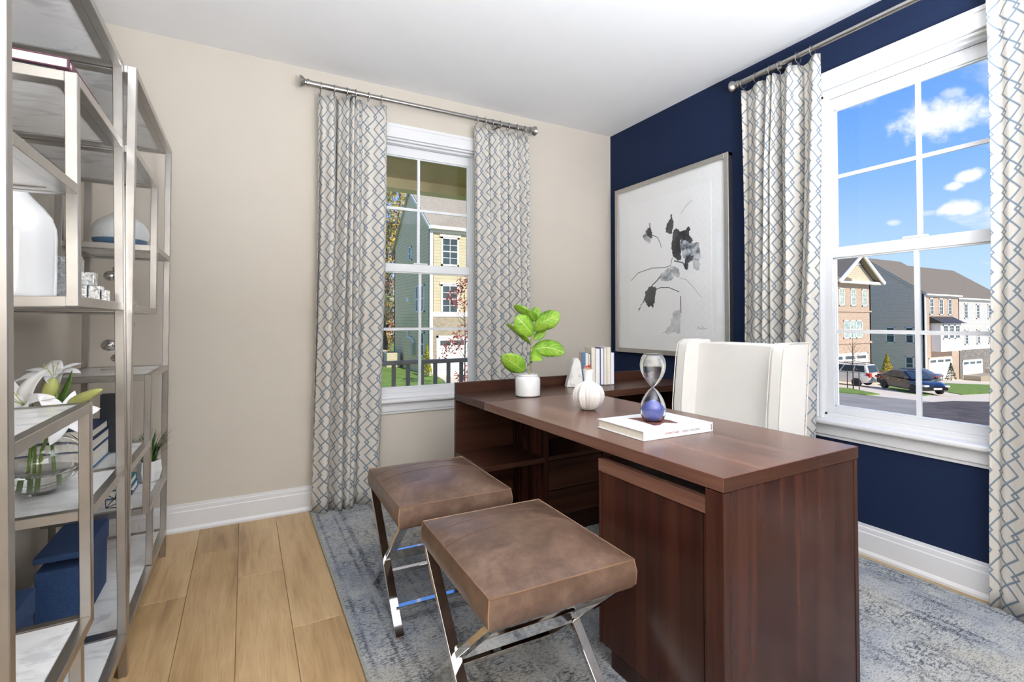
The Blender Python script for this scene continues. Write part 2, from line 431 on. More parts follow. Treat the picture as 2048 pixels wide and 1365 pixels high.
# exterior materials
def mk_siding(key, col, pitch=0.18, var=0.05, dark=0.55):
    N = NT(key)
    z = N.xyz()[2]
    t = N.math('FRACT', N.math('DIVIDE', z, pitch))
    f = N.noise(N.obj(), 3, 3)
    base = N.ramp(f, (0.3, tuple(c * (1 - var) for c in col[:3]) + (1,)), (0.7, tuple(min(1, c * (1 + var)) for c in col[:3]) + (1,)))
    joint = N.ramp(t, (0.04, (1, 1, 1, 1)), (0.16, (0, 0, 0, 1)))
    N.set(Base_Color=N.mix(joint, base, tuple(c * dark for c in col[:3]) + (1,)), Roughness=0.6)
    N.bump(t, 0.4, 0.02)
    return done(N, key)
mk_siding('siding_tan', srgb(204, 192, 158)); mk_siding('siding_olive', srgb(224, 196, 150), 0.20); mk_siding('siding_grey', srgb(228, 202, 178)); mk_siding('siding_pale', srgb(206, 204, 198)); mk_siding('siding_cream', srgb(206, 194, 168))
def mk_brick(key, c1, c2, mortar):
    N = NT(key)
    b = N.n('ShaderNodeTexBrick'); N.l(N.mapping((1, 1, 1), rot=(pi / 2, 0, 0)), b.inputs['Vector'])
    b.inputs['Color1'].default_value = c1; b.inputs['Color2'].default_value = c2; b.inputs['Mortar'].default_value = mortar
    b.inputs['Scale'].default_value = 1; b.inputs['Brick Width'].default_value = 0.21; b.inputs['Row Height'].default_value = 0.075; b.inputs['Mortar Size'].default_value = 0.006
    N.set(Base_Color=b.outputs['Color'], Roughness=0.85)
    return done(N, key)
mk_brick('brick_tan', srgb(180, 152, 130), srgb(202, 177, 155), srgb(196, 180, 162)); mk_brick('stone_tan', srgb(150, 138, 116), srgb(176, 164, 142), srgb(164, 152, 130)); mk_brick('stone_grey', srgb(104, 100, 96), srgb(158, 150, 140), srgb(118, 112, 108))
def mk_shingle(key, c1, c2):
    N = NT(key); f = N.noise(N.mapping((3, 9, 9)), 3, 4, 0.7)
    N.set(Base_Color=N.ramp(f, (0.35, c1), (0.65, c2)), Roughness=0.9)
    return done(N, key)
mk_shingle('shingle', srgb(104, 94, 80), srgb(142, 130, 112)); mk_shingle('shingle_light', srgb(140, 130, 112), srgb(178, 166, 146))
plain('ext_white', srgb(240, 238, 232), 0.5, var=0.02)
plain('metal_roof', srgb(70, 66, 64), 0.45, 0.3)
plain('dark_glass', srgb(74, 84, 86), 0.08, var=0.3, vscale=2.0)
plain('light_glass', srgb(170, 190, 180), 0.08, var=0.35, vscale=3.0)
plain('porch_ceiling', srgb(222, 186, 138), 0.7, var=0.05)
plain('porch_beam', srgb(244, 222, 168), 0.7, var=0.03)
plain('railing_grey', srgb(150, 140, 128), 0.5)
plain('concrete', srgb(226, 210, 184), 0.9, var=0.06, vscale=1.0)
plain('porch_floor', srgb(140, 138, 132), 0.9)
plain('asphalt_shade_tint', srgb(150, 143, 130), 0.9, var=0.15, vscale=0.6)  # road grey with the near street's shade put into its colour
plain('dark_soil', srgb(86, 76, 68), 0.95, var=0.4, vscale=1.2, bump=0.5, bscale=6)
plain('lawn', srgb(116, 142, 52), 0.95, var=0.25, vscale=2.5, bump=0.4, bscale=40)
plain('bark', srgb(120, 98, 74), 0.9, var=0.3, vscale=8)
plain('bark_dark', srgb(82, 66, 54), 0.9, var=0.3, vscale=8)
for k, c in dict(gold=(208, 172, 60), rust=(192, 118, 66), olive=(120, 128, 52), red=(150, 76, 62), conifer=(176, 172, 40), deep=(66, 84, 40), dry=(214, 190, 150)).items():
    plain('foliage_' + k, srgb(*c), 0.8, var=0.35, vscale=1.5)
plain('car_white', srgb(236, 226, 206), 0.25, 0.1, coat=0.6, var=0.01)
plain('car_black', srgb(26, 26, 30), 0.2, 0.2, coat=0.8, var=0.02)
plain('car_grey', srgb(112, 112, 112), 0.25, 0.5, coat=0.6, var=0.02)
plain('car_glass', srgb(52, 62, 64), 0.05, var=0.2)
plain('tail_red', srgb(206, 40, 40), 0.25)
plain('head_lamp', srgb(226, 228, 230), 0.15)
plain('alloy', srgb(196, 196, 196), 0.3, 0.8)
plain('ac_beige', srgb(196, 186, 158), 0.6)
plain('ac_dark', srgb(64, 66, 66), 0.6)

def mk_emit(key, col, strength):
    N = NT(key)
    e = N.n('ShaderNodeEmission'); e.inputs[0].default_value = col; e.inputs[1].default_value = strength
    N.l(e.outputs[0], N.out.inputs[0]); return done(N, key)

# ------------------------------------------------------------------ mesh helpers
class MB:
    def __init__(s): s.v = []; s.f = []; s.uv = {}
    def add(s, vs, fs):
        o = len(s.v); s.v += [tuple(v) for v in vs]; s.f += [tuple(i + o for i in f) for f in fs]; return s
    def box(s, x0, x1, y0, y1, z0, z1, M=None):
        vs = [Vector((x, y, z)) for z in (z0, z1) for y in (y0, y1) for x in (x0, x1)]
        if M: vs = [M @ v for v in vs]
        return s.add(vs, [(0, 2, 3, 1), (4, 5, 7, 6), (0, 1, 5, 4), (2, 6, 7, 3), (0, 4, 6, 2), (1, 3, 7, 5)])
    def prism(s, poly, a, b, axis='z'):
        n = len(poly)
        def P(p, t): return {'z': (p[0], p[1], t), 'y': (p[0], t, p[1]), 'x': (t, p[0], p[1])}[axis]
        ar = sum(poly[i][0] * poly[(i + 1) % n][1] - poly[(i + 1) % n][0] * poly[i][1] for i in range(n))
        if (ar < 0) != (axis == 'y'): poly = poly[::-1]
        vs = [P(p, a) for p in poly] + [P(p, b) for p in poly]
        fs = [tuple(range(n))[::-1], tuple(range(n, 2 * n))] + [(i, (i + 1) % n, n + (i + 1) % n, n + i) for i in range(n)]
        return s.add(vs, fs)
    def tube(s, pts, r, n=10, cap=True, closed=False):
        pts = [Vector(p) for p in pts]; m = len(pts)
        rs = r if isinstance(r, (list, tuple)) else [r] * m
        vs = []; prev = None
        for i, p in enumerate(pts):
            if closed: d = pts[(i + 1) % m] - pts[i - 1]
            else: d = pts[min(i + 1, m - 1)] - pts[max(i - 1, 0)]
            d = d.normalized() if d.length > 1e-9 else Vector((0, 0, 1))
            if prev is None: a = d.orthogonal().normalized()
            else:
                a = prev - d * prev.dot(d); a = a.normalized() if a.length > 1e-6 else d.orthogonal().normalized()
            prev = a; b = d.cross(a)
            vs += [p + (a * cos(2 * pi * k / n) + b * sin(2 * pi * k / n)) * rs[i] for k in range(n)]
        fs = []
        for i in range(m if closed else m - 1):
            j = (i + 1) % m
            fs += [(i * n + k, i * n + (k + 1) % n, j * n + (k + 1) % n, j * n + k) for k in range(n)]
        if cap and not closed: fs += [tuple(range(n))[::-1], tuple((m - 1) * n + k for k in range(n))]
        return s.add(vs, fs)
    def lathe(s, prof, n=32, c=(0, 0, 0), rfun=None, M=None):
        vs = []; fs = []; m = len(prof)
        for r, z in prof:
            for k in range(n):
                a = 2 * pi * k / n; rr = r * (rfun(a, z) if rfun else 1)
                p = Vector((rr * cos(a), rr * sin(a), z))
                if M: p = M @ p
                vs.append(p + Vector(c))
        for i in range(m - 1):
            fs += [(i * n + k, i * n + (k + 1) % n, (i + 1) * n + (k + 1) % n, (i + 1) * n + k) for k in range(n)]
        if prof[0][0] > 1e-6: fs.append(tuple(range(n))[::-1])
        if prof[-1][0] > 1e-6: fs.append(tuple((m - 1) * n + k for k in range(n)))
        return s.add(vs, fs)
    def ball(s, c, r, n=16, m=10, sc=(1, 1, 1)):
        return s.lathe([(r * sin(pi * i / m) + (1e-5 if i in (0, m) else 0), -r * cos(pi * i / m)) for i in range(m + 1)], n, c, M=Matrix.Diagonal(sc).to_4x4())
    def bar(s, p0, p1, w, h, up=(0, 0, 1), bev=0):
        p0, p1 = Vector(p0), Vector(p1); d = (p1 - p0).normalized(); u = Vector(up); a = d.cross(u)
        a = a.normalized() if a.length > 1e-6 else d.orthogonal().normalized(); b = a.cross(d).normalized()
        vs = [p + a * sx * w / 2 + b * sy * h / 2 for p in (p0, p1) for sx, sy in ((-1, -1), (1, -1), (1, 1), (-1, 1))]
        return s.add(vs, [(0, 1, 2, 3), (7, 6, 5, 4), (0, 4, 5, 1), (1, 5, 6, 2), (2, 6, 7, 3), (3, 7, 4, 0)])
    def grid(s, rows, uvs=None):
        h = len(rows); w = len(rows[0]); o = len(s.v); f0 = len(s.f)
        s.v += [tuple(p) for r in rows for p in r]
        for i in range(h - 1):
            for j in range(w - 1): s.f.append((o + i * w + j, o + i * w + j + 1, o + (i + 1) * w + j + 1, o + (i + 1) * w + j))
        if uvs:
            for i in range(h):
                for j in range(w): s.uv[o + i * w + j] = uvs[i][j]
        return s
    def obj(s, name, mat, parent=None, smooth=None, bevel=0, seg=2, solid=0):
        me = bpy.data.meshes.new(name); me.from_pydata(s.v, [], s.f); me.materials.append(MATS[mat])
        if s.uv:
            ul = me.uv_layers.new(name='UVMap')
            for li, l in enumerate(me.loops): ul.data[li].uv = s.uv.get(l.vertex_index, (0, 0))
        if smooth is not None:
            me.polygons.foreach_set('use_smooth', [True] * len(me.polygons))
            if smooth < 180: me.set_sharp_from_angle(angle=radians(smooth))
        me.validate(); me.update()
        o = bpy.data.objects.new(name, me); COL.objects.link(o)
        if parent: o.parent = parent
        if solid:
            m = o.modifiers.new('solid', 'SOLIDIFY'); m.thickness = solid; m.offset = 0
        if bevel:
            m = o.modifiers.new('bevel', 'BEVEL'); m.width = bevel; m.segments = seg; m.limit_method = 'ANGLE'; m.angle_limit = radians(40)
        return o
def tag(o, label, cat, group=None):
    o['label'] = label; o['category'] = cat
    if group: o['group'] = group
    return o
def struct(o): o['kind'] = 'structure'; return o
def thing(name, label, cat, loc=(0, 0, 0), rz=0.0, group=None, rot=None):
    o = bpy.data.objects.new(name, None); COL.objects.link(o); o.empty_display_size = 0.1
    o.location = loc; o.rotation_euler = rot or (0, 0, rz)
    return tag(o, label, cat, group)
def group_empty(name, loc=(0, 0, 0), rz=0.0):
    o = bpy.data.objects.new(name, None); COL.objects.link(o); o.location = loc; o.rotation_euler = (0, 0, rz); o.empty_display_size = 0.1
    return o
def bx(name, mat, parent, x0, x1, y0, y1, z0, z1, bevel=0.0, seg=2):
    return MB().box(x0, x1, y0, y1, z0, z1).obj(name, mat, parent, bevel=bevel, seg=seg)
def share(name, src, parent, loc=(0, 0, 0), rot=(0, 0, 0), scale=(1, 1, 1)):
    o = src.copy(); o.name = name; COL.objects.link(o); o.parent = parent; o.location = loc; o.rotation_euler = rot; o.scale = scale
    return o
def bez(p0, p1, p2, t): return p0 * (1 - t) ** 2 + p1 * 2 * t * (1 - t) + p2 * t * t
def blade(mb, p0, p1, p2, side, wfun, nl=10, nw=5, cup=0.0, wave=0.0):
    """leaf or petal: centre line is a bezier, half width from wfun(t)"""
    p0, p1, p2, side = map(Vector, (p0, p1, p2, side)); side.normalize()
    rows = []; uvs = []
    for i in range(nl):
        t = i / (nl - 1); c = bez(p0, p1, p2, t)
        tan = (bez(p0, p1, p2, min(1, t + 0.02)) - bez(p0, p1, p2, max(0, t - 0.02))).normalized()
        sd = (side - tan * side.dot(tan)).normalized(); nrm = sd.cross(tan).normalized(); w = wfun(t)
        r = []; ur = []
        for j in range(nw):
            a = 2 * j / (nw - 1) - 1
            r.append(c + sd * a * w + nrm * (cup * a * a * w + wave * sin(t * 9 + a * 2) * w * abs(a)))
            ur.append((0.5 + a / 2, t))
        rows.append(r); uvs.append(ur)
    mb.grid(rows, uvs); return mb

# ================================================================== THE ROOM
H = 2.74
XL, YB = -3.44, -4.35            # left wall, back wall (behind the camera)
A_C, B_C = -1.662, -2.155        # window centres along wall A (x) and wall B (y)
OW, OZ0, OZ1 = 0.43, 0.62, 2.40  # window opening: half width, bottom, top
T = 0.15
def wall_with_hole(name, a0, a1, c, mat, axis):
    m = MB()
    for (u0, u1, z0, z1) in ((a0, c - OW, -0.1, H), (c + OW, a1, -0.1, H), (c - OW, c + OW, -0.1, OZ0), (c - OW, c + OW, OZ1, H)):
        if axis == 'x': m.box(u0, u1, 0, T, z0, z1)
        else: m.box(0, T, u0, u1, z0, z1)
    return struct(m.obj(name, mat))
wall_with_hole('wall_back', XL - T, T, A_C, 'wall_beige', 'x')
wall_with_hole('wall_right', YB, 0.0, B_C, 'navy_paint', 'y')
struct(bx('wall_left', 'wall_beige', None, XL - T, XL, YB, 0, -0.1, H))
struct(bx('wall_front', 'wall_beige', None, XL - T, T, YB - T, YB, -0.1, H))
struct(bx('ceiling', 'ceiling_white', None, XL - T, T, YB - T, T, H, H + 0.15))

# floor: planks laid towards wall A, each its own board
fl = struct(bx('floor', 'oak_0', None, XL, 0, YB, 0, -0.1, -0.012))
PW = 0.1885
plank_cache = {}
x = -2.565 - PW * 5
k = 0
ends = {0: (-0.45, -1.75, -3.05), 1: (-1.28, -2.6), 2: (-0.78, -2.08, -3.4), 3: (-0.36, -1.66, -2.96), 4: (-0.72, -2.0, -3.3), 5: (-1.23, -2.5, -3.8)}
while x < -0.001:
    x0, x1 = max(XL, x), min(0.0, x + PW)
    if x1 - x0 > 0.01:
        cuts = [0.0] + list(ends.get(k, (-0.4 - (k * 0.43) % 1.2, -1.7 - (k * 0.43) % 1.2, -3.0 - (k * 0.43) % 1.2))) + [YB]
        cuts = sorted([c for c in cuts if c >= YB], reverse=True)
        for j in range(len(cuts) - 1):
            y1, y0 = cuts[j], cuts[j + 1]
            if y1 - y0 < 0.02: continue
            MB().box(x0 + 0.0006, x1 - 0.0006, y0 + 0.0006, y1 - 0.0006, -0.012, 0.0).obj('plank', 'oak_%d' % ((k * 2 + j * 3) % 6), fl, bevel=0.0012, seg=1)
    x += PW; k += 1

# baseboards with their moulded profile, shoe moulding at the floor
prof = [(0, 0), (0.022, 0), (0.022, 0.012), (0.016, 0.022), (0.013, 0.026), (0.013, 0.108), (0.010, 0.113), (0.010, 0.118), (0.009, 0.133), (0.006, 0.137), (0.005, 0.150), (0, 0.150)]
def baseboard(name, p0, p1, nrm):
    m = MB(); a, b = Vector(p0), Vector(p1); n = Vector(nrm)
    vs = [q + n * d + Vector((0, 0, z)) for q in (a, b) for d, z in prof]; N_ = len(prof)
    fs = [(i, i + 1, N_ + i + 1, N_ + i) for i in range(N_ - 1)] + [tuple(range(N_))[::-1], tuple(range(N_, 2 * N_))]
    return struct(m.add(vs, fs).obj(name, 'trim_white'))
baseboard('baseboard_back', (XL, 0, 0), (0, 0, 0), (0, -1, 0))
baseboard('baseboard_right', (0, 0, 0), (0, YB, 0), (-1, 0, 0))
baseboard('baseboard_left', (XL, YB, 0), (XL, 0, 0), (1, 0, 0))

# windows: local x along the wall, local +y outwards
def window(name, loc, rz):
    r = struct(group_empty(name, loc, rz))
    def B(n, mt, *a, bevel=0.0): return bx(n, mt, r, *a, bevel=bevel)
    # casing and apron on the room side
    m = MB().box(-0.52, -OW, -0.02, 0, 0.645, OZ1).box(OW, 0.52, -0.02, 0, 0.645, OZ1); m.obj('side_casing', 'trim_white', r, bevel=0.003)
    MB().box(-0.52, 0.52, -0.02, 0, OZ1, 2.487).box(-0.525, 0.525, -0.026, 0, 2.47, 2.492).obj('head_casing', 'trim_white', r, bevel=0.003)
    B('window_stool', 'trim_white', -0.57, 0.57, -0.052, 0.03, 0.62, 0.645, bevel=0.008)
    MB().box(-0.52, 0.52, -0.02, 0, 0.562, 0.62).box(-0.52, 0.52, -0.012, 0, 0.545, 0.562).obj('apron', 'trim_white', r, bevel=0.003)
    # jambs lining the opening
    MB().box(-OW, -OW + 0.012, 0, T, OZ0, OZ1).box(OW - 0.012, OW, 0, T, OZ0, OZ1).box(-OW, OW, 0, T, OZ1 - 0.012, OZ1).box(-OW, OW, 0.02, T, OZ0, 0.66).obj('jamb', 'trim_white', r)
    # vinyl frame with its stepped stops
    F_ = MB()
    for (w, y0, y1) in ((0.418, 0.03, 0.125), (0.408, 0.072, 0.125)):
        F_.box(-w, -w + 0.012, y0, y1, 0.655, 2.388).box(w - 0.012, w, y0, y1, 0.655, 2.388).box(-w, w, y0, y1, 2.376, 2.388)
    F_.box(-0.418, 0.418, 0.03, 0.125, 0.655, 0.672)
    F_.obj('frame', 'vinyl_white', r)
    # lower sash (inside) and upper sash (outside)
    for nm, y, z0, z1, gz0, gz1, hz, hw in (('lower_sash', 0.050, 0.672, 1.555, 0.708, 1.500, 1.108, 0.372), ('upper_sash', 0.090, 1.520, 2.376, 1.552, 2.312, 1.945, 0.378)):
        s = MB(); o = 0.406
        s.box(-o, -hw, y - 0.016, y + 0.016, z0, z1).box(hw, o, y - 0.016, y + 0.016, z0, z1)
        s.box(-hw, hw, y - 0.016, y + 0.016, z0, gz0).box(-hw, hw, y - 0.016, y + 0.016, gz1, z1)
        g = 0.008
        s.box(-hw, -hw + g, y - 0.008, y + 0.008, gz0, gz1).box(hw - g, hw, y - 0.008, y + 0.008, gz0, gz1).box(-hw, hw, y - 0.008, y + 0.008, gz0, gz0 + g).box(-hw, hw, y - 0.008, y + 0.008, gz1 - g, gz1)
        so = s.obj(nm, 'vinyl_white', r, bevel=0.0015, seg=1)
        MB().box(-0.0095, 0.0095, y - 0.007, y + 0.007, gz0, gz1).obj('muntin', 'vinyl_white', so)
        MB().box(-hw, hw, y - 0.0065, y + 0.0065, hz - 0.0095, hz + 0.0095).obj('muntin', 'vinyl_white', so)
        for (px0, px1, pz0, pz1) in ((-hw, -0.0095, gz0, hz), (0.0095, hw, gz0, hz), (-hw, -0.0095, hz, gz1), (0.0095, hw, hz, gz1)):
            MB().add([(px0, y, pz0), (px1, y, pz0), (px1, y, pz1), (px0, y, pz1)], [(0, 1, 2, 3)]).obj('pane', 'window_glass', so)
    MB().box(-0.05, 0.05, 0.03, 0.05, 1.555, 1.566).obj('sash_lock', 'vinyl_white', r, bevel=0.003)
    return r
winA = window('window_1', (A_C, 0, 0), 0)
winB = window('window_2', (0, B_C, 0), -pi / 2)

# ------------------------------------------------------------------ curtains
def curtain_rod(label, loc, rz, u0, u1, z):
    r = thing('curtain_rod', label, 'curtain rod', loc, rz)
    MB().tube([(u0, -0.09, z), (u1, -0.09, z)], 0.0145, 16).obj('pole', 'nickel', r, smooth=40)
    MB().tube([(u0, -0.09, z), (u0 + 0.24, -0.09, z)], 0.0178, 16).obj('pole_sleeve', 'nickel', r, smooth=40)
    MB().tube([(u1 - 0.34, -0.09, z), (u1, -0.09, z)], 0.0178, 16).obj('pole_sleeve', 'nickel', r, smooth=40)
    fp = [(0.0178, 0), (0.024, 0.003), (0.024, 0.014), (0.019, 0.018), (0.020, 0.026), (0.029, 0.034), (0.035, 0.044), (0.037, 0.050), (0.034, 0.056), (0.0, 0.058)]
    for u, s in ((u0, -1), (u1, 1)):
        MB().lathe(fp, 20, (u, -0.09, z), M=Matrix.Rotation(s * pi / 2, 4, 'Y')).obj('finial', 'nickel', r, smooth=40)
    for u in (u0 + 0.26, u1 - 0.26):
        m = MB().box(u - 0.012, u + 0.012, -0.10, 0, z - 0.028, z - 0.018).box(u - 0.012, u + 0.012, -0.004, 0, z - 0.05, z + 0.03)
        m.tube([(u - 0.012, -0.09, z), (u + 0.012, -0.09, z)], 0.0175, 16)
        m.obj('bracket', 'nickel', r, smooth=40)
    return r
rodA = curtain_rod('brushed nickel curtain rod across the beige wall over its window', (0, 0, 0), 0, -2.405, -0.857, 2.610)
rodB = curtain_rod('brushed nickel curtain rod across the navy wall over its window', (0, 0, 0), -pi / 2, 1.325, 3.00, 2.612)

def curtain(label, loc, rz, u0, u1, u0b, u1b, nf, seed, amp=0.045, flat=None, nring=6, weights=None):
    r = thing('curtain', label, 'curtain', loc, rz, 'trellis patterned curtains')
    rnd = random.Random(seed)
    NS, NZ = 30 * nf + 1, 34
    ph = [rnd.uniform(-0.35, 0.35) for _ in range(6)]
    wgt = [rnd.uniform(0.7, 1.4) for _ in range(nf)]
    if weights: wgt = list(weights)
    elif flat is not None: wgt[flat] = 2.6
    tot = sum(wgt); cum = [0]
    for w in wgt: cum.append(cum[-1] + w / tot)
    def fold(t):                       # fold phase: unequal folds
        for i in range(nf):
            if t <= cum[i + 1] + 1e-9: return i + (t - cum[i]) / (cum[i + 1] - cum[i]), i
        return nf, nf - 1
    ztop, zbot = 2.560, 0.012
    rows = []; uvs = []
    for iz in range(NZ):
        a = iz / (NZ - 1); z = ztop + (zbot - ztop) * a
        L0 = u0 + (u0b - u0) * a ** 1.5; L1 = u1 + (u1b - u1) * a ** 1.5
        pts = []
        for i in range(NS):
            t = i / (NS - 1); f, idx = fold(t)
            am = amp * (0.55 + 0.45 * min(1, a * 5)) * (0.75 + 0.5 * abs(sin(idx * 2.1 + seed)))
            if flat is not None and idx == flat: am *= 0.55
            w = sin(2 * pi * f + 0.35 * sin(2 * pi * f)) + 0.22 * sin(4 * pi * f + ph[0] + a * 1.2)
            du = 0.020 * sin(2 * pi * f * 1.0 + pi / 2 + ph[1]) * (0.4 + 0.6 * a) + 0.006 * sin(a * 5 + idx * 1.7 + ph[2])
            pts.append(Vector((L0 + (L1 - L0) * t + du, -0.088 + am * w + 0.006 * sin(a * 4 + t * 9 + ph[3]), z + (0.010 * cos(2 * pi * f * 1.0) if iz == 0 else 0))))
        rows.append(pts)
    mid = rows[NZ // 2]; arc = [0.0]
    for i in range(1, NS): arc.append(arc[-1] + (mid[i] - mid[i - 1]).length)
    uvs = [[(arc[i] + seed * 0.037, p.z) for i, p in enumerate(rw)] for rw in rows]
    MB().grid(rows, uvs).obj('fabric_panel', 'curtain_fabric', r, smooth=180, solid=0.0016)
    for q in range(nring):
        t = (q + 0.3) / (nring - 0.3); p = rows[0][min(NS - 1, int(t * (NS - 1)))]
        ring = [(p.x, -0.09 + 0.028 * cos(k * 2 * pi / 20), 2.602 + 0.028 * sin(k * 2 * pi / 20)) for k in range(20)]
        MB().tube(ring, 0.0024, 6, closed=True).tube([(p.x, -0.09, 2.575), (p.x, p.y, p.z - 0.012)], 0.002, 6).obj('ring', 'nickel', r, smooth=60)
    return r
curtain('long trellis patterned curtain left of the window on the beige wall', (0, 0, 0), 0, -2.362, -1.945, -2.385, -1.985, 5, 3, flat=4, weights=(1.5, 1.2, 0.55, 0.5, 2.5))
curtain('trellis patterned curtain right of the window on the beige wall, behind the potted plant', (0, 0, 0), 0, -1.315, -0.875, -1.290, -0.862, 6, 5, amp=0.034, nring=7, weights=(1.5, 1.2, 1.0, 1.2, 0.7, 0.5))
curtain('trellis patterned curtain between the framed art and the window on the navy wall', (0, 0, 0), -pi / 2, 1.325, 1.795, 1.31, 1.715, 5, 8, flat=0, weights=(1.9, 0.8, 0.5, 1.5, 1.8))
curtain('trellis patterned curtain at the right edge of the view on the navy wall', (0, 0, 0), -pi / 2, 2.45, 2.95, 2.42, 2.98, 4, 11, flat=0, weights=(2.0, 1.4, 1.0, 1.0))

# ------------------------------------------------------------------ rug
rug = thing('area_rug', 'distressed blue and grey patterned area rug under the desk and stools', 'rug', (-1.225, -1.585, 0))
MB().box(-RUG_X / 2 + 0.008, RUG_X / 2 - 0.008, -RUG_Y / 2 + 0.008, RUG_Y / 2 - 0.008, 0.0005, 0.010).obj('pile', 'rug_pile', rug)
bd = MB(); a, b = RUG_X / 2, RUG_Y / 2
bd.tube([(-a, -b, 0.006), (a, -b, 0.006), (a, b, 0.006), (-a, b, 0.006)], 0.0055, 6, closed=True)
bd.v = []; bd.f = []
for (x0, x1, y0, y1) in ((-a, -a + 0.01, -b, b), (a - 0.01, a, -b, b), (-a, a, -b, -b + 0.01), (-a, a, b - 0.01, b)): bd.box(x0, x1, y0, y1, 0.0005, 0.0115)
bd.obj('binding', 'rug_binding', rug)

# ------------------------------------------------------------------ desk and return
DZ = 0.010                        # everything on the rug stands on its pile
DK, DR = (-1.657, -2.433, DZ), radians(1.3)
d = thing('executive_desk', 'dark walnut desk with a slab top and near end pedestal, two leather stools beside it', 'desk', DK, DR)
q = -DZ
bx('desktop', 'walnut_y', d, 0, 0.655, 0, 1.371, 0.721 + q, 0.76 + q, 0.002)
bx('edge_band', 'walnut_x', d, 0.001, 0.654, -0.0012, 0.0, 0.7225 + q, 0.7585 + q)
bx('end_panel', 'walnut_z', d, 0.030, 0.632, 0.004, 0.030, 0, 0.719 + q, 0.001)
bx('stile', 'walnut_z', d, 0.0, 0.028, 0.002, 0.058, 0, 0.719 + q, 0.002)
bx('stile', 'walnut_z', d, 0.634, 0.655, 0.002, 0.058, 0, 0.719 + q, 0.002)
ped = bx('pedestal_carcass', 'walnut_dark', d, 0.030, 0.630, 0.060, 0.503, 0.055, 0.690 + q, 0.002)
bx('top_rail', 'walnut_y', d, 0.006, 0.030, 0.062, 0.503, 0.648 + q, 0.690 + q, 0.0015)
bx('side_door', 'walnut_z', d, 0.012, 0.030, 0.076, 0.492, 0.058, 0.645 + q, 0.0015)
bx('door_stile', 'walnut_z', d, 0.008, 0.030, 0.494, 0.503, 0.058, 0.645 + q, 0.001)
bx('door_stile', 'walnut_z', d, 0.010, 0.030, 0.062, 0.072, 0.058, 0.645 + q, 0.001)
bx('plinth', 'walnut_dark', d, 0.014, 0.630, 0.060, 0.448, 0, 0.055, 0.001)
for i, (z0, z1) in enumerate(((0.07, 0.36), (0.365, 0.50), (0.505, 0.64))):
    dr = bx('drawer', 'walnut_z', d, 0.630, 0.648, 0.066, 0.500, z0, z1, 0.0015)
    MB().tube([(0.655, 0.20, (z0 + z1) / 2), (0.655, 0.36, (z0 + z1) / 2)], 0.005, 8).obj('drawer_pull', 'nickel', dr, smooth=40)

e = thing('desk_return', 'dark walnut return wing with raised back ledge joining the desk, books on it', 'desk', DK, DR)
bx('return_top', 'walnut_x', e, 0, 1.55, 1.375, 1.722, 0.721 + q, 0.76 + q, 0.002)
bx('back_ledge', 'walnut_x', e, 0, 1.55, 1.722, 1.745, 0.0, 0.818 + q, 0.002)
bx('open_shelf', 'walnut_x', e, 0.002, 0.365, 1.378, 1.722, 0.408 + q, 0.434 + q, 0.0015)
bx('base_shelf', 'walnut_x', e, 0.002, 0.365, 1.378, 1.722, 0.06, 0.085, 0.0015)
bx('divider', 'walnut_z', e, 0.365, 0.390, 1.376, 1.722, 0, 0.719 + q, 0.0015)
bx('cubby_shelf', 'walnut_x', e, 0.390, 0.760, 1.376, 1.722, 0.414 + q, 0.436 + q, 0.001)
bx('cubby_rail', 'walnut_x', e, 0.390, 0.760, 1.378, 1.395, 0.690 + q, 0.719 + q, 0.001)
for z0, z1 in ((0.252, 0.408), (0.112, 0.247)):
    dr = bx('drawer', 'walnut_x', e, 0.393, 0.757, 1.380, 1.400, z0 + q, z1 + q, 0.0015)
bx('drawer_box', 'walnut_dark', e, 0.393, 0.757, 1.402, 1.720, 0.10, 0.405 + q)
bx('toe_rail', 'walnut_dark', e, 0.390, 0.760, 1.385, 1.400, 0.0, 0.105, 0.001)
bx('divider', 'walnut_z', e, 0.760, 0.782, 1.376, 1.722, 0, 0.719 + q, 0.0015)
bx('divider', 'walnut_z', e, 1.19, 1.212, 1.376, 1.722, 0, 0.719 + q, 0.0015)
bx('end_panel', 'walnut_z', e, 1.525, 1.55, 1.376, 1.722, 0, 0.719 + q, 0.0015)

